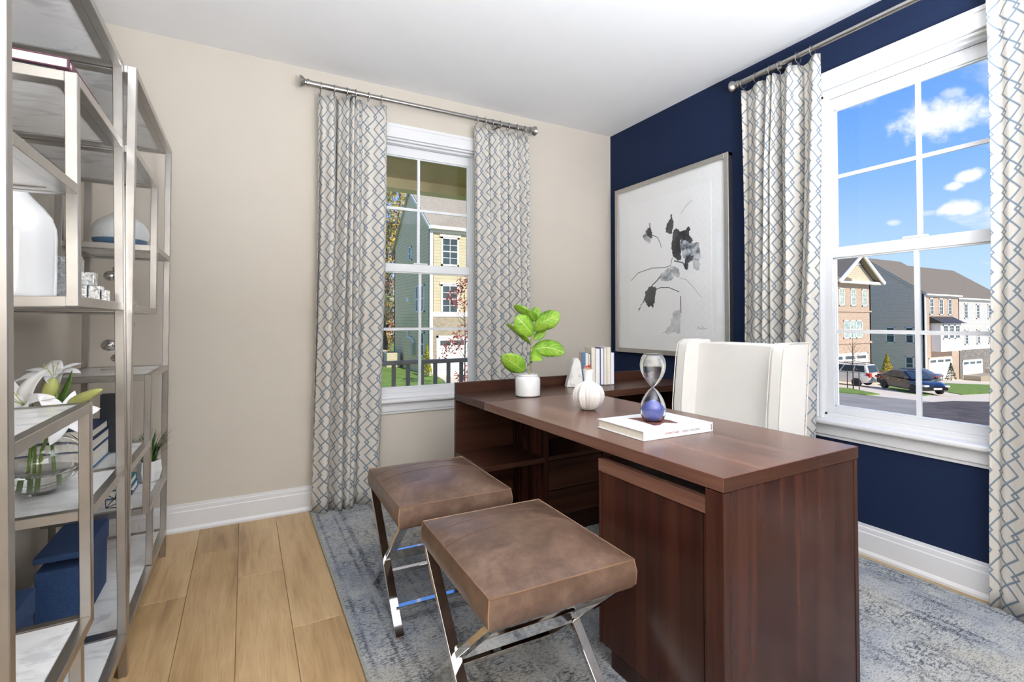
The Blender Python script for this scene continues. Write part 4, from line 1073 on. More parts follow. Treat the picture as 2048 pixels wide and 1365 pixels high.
# fiddle leaf fig in a white crock; local x to the viewer's right
CY_ = -0.4956
fg = thing('fig_plant', 'fiddle leaf fig in a white ceramic crock on the desk near the window', 'potted plant', (-1.392, -0.985, TZ), CY_)
MB().lathe([(0.060, 0), (0.066, 0.005), (0.067, 0.012), (0.0675, 0.088), (0.063, 0.099), (0.056, 0.104), (0.055, 0.108), (0.057, 0.112), (0.055, 0.117), (0.051, 0.116), (0.050, 0.100), (0.0, 0.098)], 40).obj('pot', 'ceramic_white', fg, smooth=40)
MB().lathe([(0.0, 0.104), (0.030, 0.106), (0.050, 0.103)], 20).obj('soil_top', 'soil', fg)
K = 2.71e-3 / 6.206
def fp_(cx, cy, y=0.0): return Vector(((cx - 444) * K, y, (1262 - cy) * K))
MB().tube([fp_(458, 1000), fp_(478, 860), fp_(492, 690), fp_(505, 540), fp_(525, 330)], [0.0045, 0.004, 0.0038, 0.003, 0.002], 8).obj('stem', 'stem_tan', fg, smooth=60)
FIG = [((400, 970, 0), (330, 890, -0.03), (128, 770, -0.05), 100, 0.25),
       ((470, 860, 0), (440, 690, -0.02), (612, 815, -0.07), 78, 0.95),
       ((490, 720, 0), (650, 610, 0.0), (885, 730, -0.05), 92, 0.35),
       ((478, 630, 0), (380, 540, -0.01), (172, 372, -0.03), 62, 1.10),
       ((515, 520, 0), (430, 420, -0.05), (300, 280, -0.05), 104, -0.25),
       ((526, 330, 0), (420, 250, 0.02), (272, 150, 0.02), 64, 0.75),
       ((526, 330, 0), (525, 260, 0.03), (562, 165, 0.04), 62, 0.4),
       ((530, 420, 0), (660, 330, -0.01), (838, 258, -0.02), 98, 0.3),
       ((515, 570, 0), (580, 540, 0.02), (662, 425, 0.02), 50, 0.5),
       ((528, 470, 0), (600, 440, -0.02), (700, 388, -0.04), 52, -0.6),
       ((526, 350, 0), (500, 300, -0.03), (462, 212, -0.04), 56, 0.5)]
for (a_, b_, c_, wd, tilt) in FIG:
    dd = fp_(c_[0], c_[1]) - fp_(a_[0], a_[1]); sd = Vector((-dd.z, 0, dd.x)).normalized() * cos(tilt) + Vector((0, 1, 0)) * sin(tilt)
    P = [fp_(q_[0], q_[1], q_[2]) for q_ in (a_, b_, c_)]
    wmax = wd * K * 1.22
    wf = lambda t: wmax * (0.06 + 0.94 * (sin(pi * min(1.0, t ** 1.25 * 0.97 + 0.02))) ** 0.62) if t > 0.05 else wmax * 0.08
    blade(MB(), P[0], P[1], P[2], sd, wf, 14, 7, 0.22, 0.06).obj('leaf', 'fig_leaf', fg, smooth=180, solid=0.0008)

# marble bookend and upright books on the return
be = thing('bookend', 'pale marble arched bookend holding the upright books on the desk return', 'bookend', (-0.955, -0.800, TZ), radians(-20))
pr_ = [(-0.054, 0), (0.050, 0), (0.050, 0.02), (0.036, 0.135), (0.029, 0.160), (0.016, 0.175), (0.002, 0.176), (-0.010, 0.162), (-0.048, 0.03)]
MB().prism(pr_, -0.028, 0.028, 'y').obj('marble_block', 'marble_bookend', be, bevel=0.004, seg=3)
BKR = radians(-14); b0 = Vector((-0.905, -0.795, TZ)); ux = Vector((cos(BKR), sin(BKR), 0))
row = [('pink book with pale blue jacket, first of the upright books beside the bookend', 0.024, 0.205, 'sky_blue', 0.0), ('dark teal upright book, second beside the bookend', 0.014, 0.200, 'dark_teal', 0.004),
       ('cream upright book, third beside the bookend, taller than the blue one', 0.026, 0.238, 'cream_cloth', 0.0), ('white paged upright book with a black cover, fourth from the bookend', 0.034, 0.232, 'black_cloth', 0.002),
       ('ivory upright book with an indigo cover, fifth from the bookend', 0.024, 0.234, 'indigo', 0.0), ('ivory clothbound upright book, sixth from the bookend', 0.018, 0.236, 'ivory_cloth', 0.001),
       ('cream upright book, seventh from the bookend, next to the short one', 0.026, 0.238, 'cream_cloth', 0.0), ('short upright book with an indigo back cover, last in the row', 0.026, 0.205, 'indigo', 0.004)]
acc = 0.035
for lb, t, hh, cv, off in row:
    p = b0 + ux * acc + Vector((-sin(BKR), cos(BKR), 0)) * off
    # stands with its fore edge towards the viewer: local x (spine -> fore edge) points to -y
    r = thing('book', lb, 'book', p, BKR, group='upright books on the desk return')
    cvt = 0.002; dp = 0.105
    m = MB().box(0, cvt, 0, dp, 0, hh).box(t - cvt, t, 0, dp, 0, hh).box(cvt, t - cvt, dp - cvt, dp, 0, hh)
    m.obj('cover', 'book_' + cv, r, bevel=0.0006, seg=1)
    bx('page_block', 'pages' if cv not in ('black_cloth', 'indigo') else 'paper_white', r, cvt, t - cvt, 0.004, dp - cvt, 0.003, hh - 0.004)
    if cv == 'sky_blue': bx('quarter_binding', 'book_pink_cloth', r, -0.0008, 0.0, dp - 0.034, dp, 0.0, hh)
    acc += t + 0.0008
# ribbed white pumpkin match holder
pk = thing('match_holder', 'ribbed white ceramic gourd holding red tipped matches on the desk', 'match holder', (-1.362, -1.478, TZ))
rib = lambda a_, z: 0.86 + 0.10 * abs(cos(a_ * 4.5)) ** 0.6 + 0.07 * max(0.0, abs(cos(a_ * 4.5)) - 0.93) / 0.07
pf = [(0.020, 0.006), (0.030, 0.002), (0.046, 0.012), (0.062, 0.032), (0.0705, 0.058), (0.0695, 0.080), (0.060, 0.102), (0.044, 0.117), (0.028, 0.124), (0.020, 0.128)]
MB().lathe(catm(pf, 2), 180, rfun=rib).obj('gourd', 'matte_white', pk, smooth=30)
MB().lathe([(0.020, 0.124), (0.0185, 0.135), (0.0205, 0.160), (0.025, 0.182), (0.0235, 0.182), (0.0175, 0.140), (0.0, 0.13)], 28).obj('neck', 'chalk_white', pk, smooth=60)
rnd = random.Random(9)
for i in range(22):
    a_ = rnd.uniform(0, 2 * pi); rr = 0.022 * sqrt(rnd.random()); p0 = Vector((rr * 0.55 * cos(a_), rr * 0.55 * sin(a_), 0.135)); p1 = Vector((rr * 1.1 * cos(a_), rr * 1.1 * sin(a_), 0.196 + rnd.uniform(-.006, .006)))
    st = MB().tube([p0, p1], 0.0013, 5).obj('match_stick', 'pencil_pale', pk)
    MB().ball(p1, 0.0028, 8, 6, (1, 1, 1.2)).obj('match_head', 'pencil_red', st, smooth=180)
# large white book with the hourglass on it
cb = thing('book', 'large white hardback book lying under the hourglass on the desk', 'book', (-1.565, -2.047, TZ), radians(-0.6))
w_, h_, t_ = 0.332, 0.250, 0.0325
MB().box(0, w_, 0, h_, 0, 0.003).box(0, w_, 0, h_, t_ - 0.003, t_).box(0, w_, 0, 0.003, 0.003, t_ - 0.003).obj('cover', 'book_white_cloth', cb, bevel=0.0008, seg=1)
bx('page_block', 'pages', cb, 0.005, w_ - 0.005, 0.003, h_ - 0.005, 0.003, t_ - 0.003)
text_mesh('title_lettering', 'IN PERFECT SHAPE', 0.0098, 'print_red', cb, (0.098, -0.0002, 0.0125), (pi / 2, 0, 0), 0.80)
text_mesh('title_lettering', 'REPUBLIC OF FRITZ HANSEN', 0.0098, 'print_grey', cb, (0.180, -0.0002, 0.0125), (pi / 2, 0, 0), 0.66)
m = MB()
for k in range(7): m.box(w_ - 0.0105, w_ - 0.0065, -0.0004, -0.0001, 0.0055 + k * 0.0032, 0.0055 + k * 0.0032 + (0.0024 if k % 3 else 0.0017))
m.obj('publisher_mark', 'black_box', cb)
shp = [(0.106, 0.205), (0.111, 0.15), (0.107, 0.10), (0.100, 0.056), (0.128, 0.054), (0.150, 0.070), (0.172, 0.076), (0.204, 0.046), (0.212, 0.052), (0.222, 0.10), (0.213, 0.137), (0.19, 0.171), (0.156, 0.192)]
MB().add([(x, y, t_ + 0.0003) for x, y in shp], [tuple(range(len(shp)))]).obj('cover_print', 'print_shape', cb)
hg = thing('hourglass', 'clear glass hourglass with blue sand standing on the white book', 'hourglass', (-1.408, -1.930, TZ + t_ + 0.0008))
HP = [(0.030, 0.0), (0.040, 0.012), (0.0455, 0.030), (0.0465, 0.045), (0.043, 0.064), (0.034, 0.086), (0.020, 0.108), (0.0085, 0.120), (0.0058, 0.1235)]
up = [(r_, 0.247 - z_) for r_, z_ in HP[::-1]]
full = HP + up[1:]
fo = catm(full)
fi = [(max(0.0022, r_ - 0.0042), 0.1235 + (z_ - 0.1235) * 0.955) for r_, z_ in fo]
MB().lathe([(0.0, 0.0)] + fo + [(0.0, 0.247)], 48).obj('glass_shell', 'clear_glass', hg, smooth=180)
gi = MB().lathe([(0.0, fi[0][1])] + fi + [(0.0, fi[-1][1])], 48); gi.f = [f_[::-1] for f_ in gi.f]; gi.obj('glass_inside', 'clear_glass', hg, smooth=180)
sd = [(0.0, 0.0075)] + [(r_ - 0.0008, z_ + 0.0006) for r_, z_ in fi if z_ < 0.050]
sd += [(sd[-1][0] * 0.55, 0.068), (0.0, 0.079)]
MB().lathe(sd, 40).obj('sand', 'blue_sand', hg, smooth=60)

# ------------------------------------------------------------------ added fill lights: unseen uplights behind the viewer, washing the ceiling
plain('fill_light_bowl', srgb(200, 200, 198), 0.4, 0.6)
def uplight(label, x, y, power, size=0.36, hz=1.0):
    L = thing('added_uplight', label, 'added fill light', (x, y, 0), group='added fill uplights')
    MB().lathe([(0.0, 0.0), (0.15, 0.0), (0.15, 0.012), (0.02, 0.022), (0.0, 0.022)], 32).obj('base', 'nickel', L, smooth=40)
    MB().tube([(0, 0, 0.02), (0, 0, hz - 0.06)], 0.011, 12).obj('pole', 'nickel', L, smooth=40)
    MB().lathe([(0.012, hz - 0.08), (0.08, hz - 0.065), (0.17, hz - 0.025), (0.215, hz + 0.02), (0.211, hz + 0.02), (0.165, hz - 0.021), (0.0, hz - 0.058)], 36).obj('shade', 'fill_light_bowl', L, smooth=60)
    li = bpy.data.lights.new('fill_light', 'AREA'); li.shape = 'DISK'; li.size = size; li.energy = power * FILL_POWER; li.color = (0.92, 0.985, 1.10)
    o = bpy.data.objects.new('fill_light', li); COL.objects.link(o); o.parent = L; o.location = (0, 0, hz); o.rotation_euler = (pi, 0, 0)
    return L
uplight('added fill uplight by the navy wall behind the viewer', -1.05, -3.80, 44)
uplight('added fill uplight by the left wall behind the viewer', -2.70, -4.0, 78)
uplight('added fill uplight in the middle behind the viewer', -1.85, -4.08, 118)

# ================================================================== OUTSIDE
gz = lambda x, y=0: -1.5 - 0.06 * x
# porch outside window A
pc = thing('porch_roof', 'olive porch ceiling with a tan beam outside the window on the beige wall', 'porch roof', (0, 0, 0))
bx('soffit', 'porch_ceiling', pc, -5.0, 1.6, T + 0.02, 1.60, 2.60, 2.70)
bx('beam', 'porch_beam', pc, -5.0, 1.6, 1.60, 1.76, 2.500, 2.80)
bx('porch_roof_deck', 'shingle', pc, -5.0, 1.6, T + 0.02, 2.0, 2.81, 2.86)
pf_ = thing('porch_slab', 'grey porch floor outside the window on the beige wall', 'porch floor', (0, 0, 0))
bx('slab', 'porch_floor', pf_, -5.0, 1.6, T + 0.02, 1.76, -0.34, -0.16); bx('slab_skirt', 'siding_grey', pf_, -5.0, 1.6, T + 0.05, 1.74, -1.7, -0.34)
rl = thing('porch_railing', 'grey porch railing with upright balusters outside the window', 'railing', (0, 0, 0))
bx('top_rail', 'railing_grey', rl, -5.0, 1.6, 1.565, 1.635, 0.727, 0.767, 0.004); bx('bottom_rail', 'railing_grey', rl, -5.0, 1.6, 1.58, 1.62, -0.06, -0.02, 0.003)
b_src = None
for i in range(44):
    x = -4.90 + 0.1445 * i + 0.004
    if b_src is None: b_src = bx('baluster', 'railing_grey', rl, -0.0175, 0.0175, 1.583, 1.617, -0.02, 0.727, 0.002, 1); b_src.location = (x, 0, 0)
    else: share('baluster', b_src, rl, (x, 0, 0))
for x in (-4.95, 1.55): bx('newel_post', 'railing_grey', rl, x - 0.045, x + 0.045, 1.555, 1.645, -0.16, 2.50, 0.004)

# ground sheets (all follow the slope down towards the houses across the street)
def sheet(name, mat, poly, dz, thick=0.05, label=None, cat=None, st=False):
    m = MB(); n = len(poly)
    ar_ = sum(poly[i][0] * poly[(i + 1) % n][1] - poly[(i + 1) % n][0] * poly[i][1] for i in range(n))
    if ar_ < 0: poly = poly[::-1]
    m.add([(x, y, gz(x) + dz - thick) for x, y in poly] + [(x, y, gz(x) + dz) for x, y in poly], [tuple(range(n))[::-1], tuple(range(n, 2 * n))] + [(i, (i + 1) % n, n + (i + 1) % n, n + i) for i in range(n)])
    o = m.obj(name, mat)
    if st: struct(o)
    else: tag(o, label, cat)
    return o
sheet('ground', 'lawn', [(-60, -60), (220, -60), (220, 200), (-60, 200)], 0, 0.3, st=True)
sheet('street_pavement', 'concrete', [(30.0, 13.2), (30.9, 10.9), (31.0, 9.7), (36.2, 8.6), (120, 4), (120, 24.6), (30.0, 24.6)], 0.02, st=True)
sheet('street_painted_shade', 'asphalt_shade_tint', [(28, 17.5), (30.3, 12.85), (30.8, 11.0), (31.0, 9.75), (36.2, 8.65), (120, 4), (120, -40), (8, -40), (8, 17.5)], 0.03, st=True)  # dark sheet painted where shade lies over the near street
sheet('bare_soil', 'dark_soil', [(28.4, 9.4), (32.7, 9.6), (36.6, 8.7), (60, 6), (60, -5), (14, -5), (21.9, 6.75)], 0.10, 0.09, 'patch of dark bare soil beyond the window sill on the navy wall', 'soil')
sheet('lawn_strip', 'lawn', [(43.6, 18.5), (44.8, 18.5), (38.2, 12.6), (35.7, 12.05), (36.9, 14.0)], 0.06, 0.05, 'narrow strip of lawn between the white and black cars', 'lawn')
sheet('lawn_strip', 'lawn', [(58, 19.4), (75, 15.2), (47.1, 12.4), (41.0, 12.1), (44.0, 14.8)], 0.06, 0.05, 'sunny wedge of lawn right of the grey car', 'lawn')
sheet('lawn_strip', 'lawn', [(33.5, 16.8), (34.3, 15.8), (31.9, 12.9), (30.2, 12.8), (28.5, 16.9)], 0.08, 0.06, 'shaded strip of lawn under the bare sapling', 'lawn')
sheet('house_driveway', 'concrete', [(6.75, 23.4), (12.5, 23.4), (12.5, 12), (5.6, 12), (5.2, 17.0), (6.2, 20.5)], 0.03, 0.05, 'pale driveway in front of the tan house garage', 'driveway')

# ---- house parts
def ext_window(parent, u0, u1, z0, z1, pos, axis, glass='dark_glass', grid=(2, 4), trim=0.10, head=False):
    """window built as trim + sash bars, pane as its child. axis 'y': on a wall facing -y at y=pos; axis 'x': facing -x at x=pos"""
    def P(a, b, d0, d1, za, zb, m):
        if axis == 'y': m.box(a, b, pos - d1, pos - d0, za, zb)
        else: m.box(pos - d1, pos - d0, a, b, za, zb)
    m = MB()
    P(u0, u0 + trim, 0, .06, z0, z1, m); P(u1 - trim, u1, 0, .06, z0, z1, m); P(u0, u1, 0, .06, z0, z0 + trim, m); P(u0, u1, 0, .06, z1 - trim, z1, m)
    if head: P(u0 - 0.1, u1 + 0.1, 0, .10, z1, z1 + 0.12, m)
    a, b, c, d_ = u0 + trim, u1 - trim, z0 + trim, z1 - trim
    nx, nz = grid
    P(a, b, 0, .05, (c + d_) / 2 - 0.03, (c + d_) / 2 + 0.03, m)
    for i in range(1, nx): P(a + (b - a) * i / nx - 0.015, a + (b - a) * i / nx + 0.015, 0, .045, c, d_, m)
    for i in range(1, nz):
        if abs(i / nz - 0.5) > 1e-3: P(a, b, 0, .045, c + (d_ - c) * i / nz - 0.015, c + (d_ - c) * i / nz + 0.015, m)
    w = m.obj('window', 'ext_white', parent)
    m = MB(); P(a, b, -0.01, 0.02, c, d_, m); m.obj('pane', glass, w)
    return w
def garage_door(parent, u0, u1, z0, z1, y, cols=4):
    m = MB().box(u0 - 0.12, u0, y - 0.06, y, z0, z1 + 0.12).box(u1, u1 + 0.12, y - 0.06, y, z0, z1 + 0.12).box(u0 - 0.12, u1 + 0.12, y - 0.06, y, z1, z1 + 0.12)
    d_ = m.obj('garage_door', 'ext_white', parent)
    h = (z1 - z0) / 4
    for r_ in range(4):
        bx('door_panel', 'ext_white', d_, u0, u1, y - 0.035, y + 0.0, z0 + h * r_ + 0.012, z0 + h * (r_ + 1) - 0.012)
    for c_ in range(cols):
        a = u0 + (u1 - u0) * (c_ + 0.12) / cols; b = u0 + (u1 - u0) * (c_ + 0.88) / cols
        bx('door_light', 'dark_glass', d_, a, b, y - 0.045, y - 0.03, z1 - h * 0.72, z1 - h * 0.25)
    return d_
def gable_house(r, x0, x1, y0, y1, zb, ze, ypk, zpk, side_mat, front_mat, roof_mat, over=0.25, zrear=None):
    zr = zrear or ze
    bx('front_wall', front_mat, r, x0, x1, y0, y0 + 0.2, zb, ze)
    MB().prism([(y0, zb), (y1, zb), (y1, zr), (ypk, zpk), (y0, ze)], x0, x0 + 0.2, 'x').obj('side_wall', side_mat, r)
    MB().prism([(y0, zb), (y1, zb), (y1, zr), (ypk, zpk), (y0, ze)], x1 - 0.2, x1, 'x').obj('side_wall', side_mat, r)
    bx('rear_wall', side_mat, r, x0, x1, y1 - 0.2, y1, zb, zr)
    sl = (zpk - ze) / (ypk - y0); o = over
    m = MB().prism([(y0 - o, ze - o * sl), (ypk, zpk), (ypk, zpk + 0.22), (y0 - o, ze - o * sl + 0.22)], x0 - 0.12, x1 + 0.12, 'x')
    sr = (zpk - zr) / (y1 - ypk)
    m.prism([(ypk, zpk), (y1 + o, zr - o * sr), (y1 + o, zr - o * sr + 0.22), (ypk, zpk + 0.22)], x0 - 0.12, x1 + 0.12, 'x')
    rf = m.obj('roof', roof_mat, r)
    MB().prism([(y0 - o - 0.02, ze - o * sl - 0.05), (ypk, zpk - 0.05), (ypk, zpk + 0.12), (y0 - o - 0.02, ze - o * sl + 0.12)], x0 - 0.16, x0 - 0.12, 'x').obj('rake_trim', 'ext_white' if side_mat != 'siding_grey' else 'siding_pale', rf)
    bx('gutter', 'ext_white', rf, x0 - 0.12, x1 + 0.12, y0 - o - 0.12, y0 - o, ze - o * sl - 0.02, ze - o * sl + 0.16)
    bx('frieze', 'ext_white', r, x0 - 0.02, x1 + 0.02, y0 - 0.05, y0, ze - 0.35, ze)
    return rf
# tan house seen through window A
hA = thing('tan_house', 'tan sided house with a grey roof and shaded side beyond the porch railing', 'house', (0, 0, 0))
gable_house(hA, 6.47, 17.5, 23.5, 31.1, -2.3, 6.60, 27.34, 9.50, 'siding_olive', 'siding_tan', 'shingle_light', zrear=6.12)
bx('corner_board', 'ext_white', hA, 6.43, 6.62, 23.42, 23.5, -2.2, 6.3)
bx('belt_board', 'ext_white', hA, 6.44, 17.5, 23.40, 23.5, 1.42, 1.68)
bx('stone_base', 'stone_tan', hA, 6.62, 17.5, 23.43, 23.5, -2.3, 1.42)
for z0_, z1_ in ((4.35, 6.02), (1.60, 3.28)):
    ext_window(hA, 7.12, 8.2, z0_, z1_, 23.5, 'y', head=True); ext_window(hA, 9.6, 10.7, z0_, z1_, 23.5, 'y', head=True)
garage_door(hA, 6.95, 12.0, -2.2, 0.22, 23.43, 6)
ext_window(hA, 26.95, 27.6, 5.0, 5.9, 6.47, 'x', grid=(1, 2), trim=0.08)
for u_ in ((25.45, 26.1), (24.4, 25.05)): ext_window(hA, u_[0], u_[1], 1.7, 3.32, 6.47, 'x', grid=(1, 2), trim=0.08)
ext_window(hA, 24.4, 25.05, -0.9, 0.55, 6.47, 'x', grid=(1, 2), trim=0.08)
bx('vent_cap', 'ext_white', hA, 6.33, 6.47, 27.4, 27.7, 2.4, 2.66)
bx('meter_box', 'ac_beige', hA, 6.27, 6.47, 26.2, 26.6, -0.9, -0.2); MB().tube([(6.40, 27.6, 0.6), (6.40, 27.6, 0.2), (6.40, 27.1, 0.15), (6.40, 26.4, 0.0), (6.40, 26.4, -0.3)], 0.05, 6).obj('pipe', 'ext_white', hA)
ac = thing('air_conditioner', 'beige air conditioning unit on the lawn beside the tan house', 'air conditioner', (5.85, 29.3, gz(5.85)))
bx('cabinet', 'ac_beige', ac, -0.45, 0.45, -0.45, 0.45, 0, 0.95, 0.03); MB().lathe([(0.0, 0.96), (0.36, 0.96), (0.36, 0.99), (0.0, 1.0)], 20).obj('fan_grille', 'ac_dark', ac)
ac2 = thing('air_conditioner', 'dark air conditioning unit left of the beige one on the lawn', 'air conditioner', (5.3, 30.6, gz(5.3)))
bx('cabinet', 'ac_dark', ac2, -0.5, 0.45, -0.5, 0.5, 0, 0.95, 0.03); bx('lid', 'ac_beige', ac2, -0.52, 0.47, -0.52, 0.52, 0.95, 1.02)

# houses across the street (through window B)
h1 = thing('brick_house', 'tan brick townhouse with a front gable behind the white car', 'house', (0, 0, 0))
bx('front_wall', 'brick_tan', h1, 36.0, 51.0, 22.5, 22.75, -4.6, 4.71); bx('side_wall', 'brick_tan', h1, 50.8, 51.0, 22.5, 34.5, -4.9, 4.71)
MB().prism([(45.4, 4.95), (51.6, 4.95), (48.4, 7.1)], 22.42, 22.7, 'y').obj('gable_wall', 'siding_cream', h1)
rf = MB().prism([(44.7, 4.55), (48.38, 7.35), (48.38, 7.55), (44.4, 4.75)], 21.9, 34, 'y').prism([(48.38, 7.35), (52.0, 4.75), (52.2, 4.95), (48.38, 7.55)], 21.9, 34, 'y').obj('gable_roof', 'shingle', h1)
MB().prism([(44.6, 4.62), (48.38, 7.32), (48.38, 7.60), (44.35, 4.86)], 21.75, 21.9, 'y').prism([(48.38, 7.32), (52.1, 4.72), (52.4, 4.92), (48.38, 7.60)], 21.75, 21.9, 'y').obj('rake_board', 'ext_white', rf)
MB().prism([(47.6, 6.55), (49.2, 6.55), (48.4, 7.15)], 22.36, 22.42, 'y').obj('gable_ornament', 'ext_white', h1)
bx('frieze', 'ext_white', h1, 36.0, 52.2, 21.95, 22.5, 4.71, 4.97)
MB().prism([(21.9, 4.9), (29.0, 8.3), (29.0, 8.5), (21.9, 5.1)], 34.0, 46.6, 'x').obj('main_roof', 'shingle', h1)
for a in (45.52, 47.44, 49.43): ext_window(h1, a, a + 0.88, 2.60, 4.26, 22.5, 'y', 'light_glass', (2, 4), 0.09)
for i in range(3): ext_window(h1, 46.18 + i * 1.07, 47.25 + i * 1.07, -0.44, 1.25, 22.5, 'y', 'light_glass', (2, 2), 0.09)
garage_door(h1, 44.2, 50.2, -4.36, -1.95, 22.5, 3)
bx('brick_band', 'brick_tan', h1, 36.0, 51.04, 22.42, 22.5, -0.95, -0.75); bx('brick_band', 'brick_tan', h1, 36.0, 51.04, 22.42, 22.5, 2.05, 2.2)

h2 = thing('grey_townhouse', 'grey sided townhouse with a brick front, bay window and white garage door', 'house', (0, 0, 0))
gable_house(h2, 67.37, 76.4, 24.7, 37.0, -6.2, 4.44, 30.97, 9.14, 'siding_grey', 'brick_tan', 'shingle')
bx('corner_board', 'ext_white', h2, 67.30, 67.62, 24.62, 24.7, -5.8, 4.3)
for (a, b, c, d_) in ((27.73, 28.66, -1.47, .42), (25.78, 26.6, -1.46, .44), (25.82, 26.66, -4.78, -3.06)): ext_window(h2, a, b, c, d_, 67.37, 'x', grid=(1, 2), trim=0.09)
for (a, b) in ((68.58, 69.63), (70.99, 72.07), (73.35, 74.34)): ext_window(h2, a, b, 1.93, 3.93, 24.7, 'y', 'dark_glass', (2, 4), 0.12)
bay = bx('bay', 'ext_white', h2, 68.9, 74.3, 23.75, 24.7, -2.4, 0.95)
MB().prism([(23.4, 0.95), (24.7, 1.75), (24.7, 0.95)], 68.6, 74.6, 'x').obj('bay_roof', 'metal_roof', bay)
for i in range(9): bx('roof_seam', 'metal_roof', bay, 68.65 + i * 0.73, 68.70 + i * 0.73, 23.35, 23.42, 0.93, 1.02)
for i in range(3): ext_window(h2, 69.4 + i * 1.55, 70.7 + i * 1.55, -0.95, 0.75, 23.75, 'y', 'dark_glass', (2, 4), 0.12)
garage_door(h2, 68.3, 74.0, -5.76, -3.31, 24.7, 3)
h3 = thing('pale_townhouse', 'pale grey townhouse with a stone base at the right end of the row', 'house', (0, 0, 0))
gable_house(h3, 76.8, 93.0, 25.2, 37.5, -6.8, 4.2, 31.2, 8.75, 'siding_pale', 'siding_pale', 'shingle')
bx('belt_board', 'ext_white', h3, 76.8, 93.0, 25.08, 25.2, -2.5, -2.05); bx('stone_base', 'stone_grey', h3, 76.8, 93.0, 25.1, 25.2, -6.8, -2.5)
for a in (79.27, 82.86, 86.5):
    ext_window(h3, a, a + 1.05, 1.48, 3.5, 25.2, 'y', 'dark_glass', (2, 4), 0.14); ext_window(h3, a, a + 1.05, -1.89, 0.1, 25.2, 'y', 'dark_glass', (2, 4), 0.14)
garage_door(h3, 78.3, 84.0, -6.49, -3.95, 25.1, 3)
stp = thing('entry_stairs', 'entry steps with thin dark railings in front of the pale townhouse', 'stairs', (79.0, 19.6, gz(79)))
for i in range(9): bx('step', 'concrete', stp, 0, 1.6, i * 0.35, 3.6, i * 0.17, (i + 1) * 0.17)
bx('retaining_wall', 'stone_tan', stp, -6.0, -0.05, 2.0, 3.6, -0.3, 0.95)
for sx in (0.05, 1.55):
    MB().tube([(sx, 0.0, 1.0), (sx, 3.1, 2.5)], 0.03, 5).obj('handrail', 'wire_black', stp)
    for i in range(9): MB().tube([(sx, 0.17 + i * 0.35, 0.15 + 0.17 * i), (sx, 0.17 + i * 0.35, 1.05 + 0.17 * i)], 0.02, 4).obj('railing_bar', 'wire_black', stp)

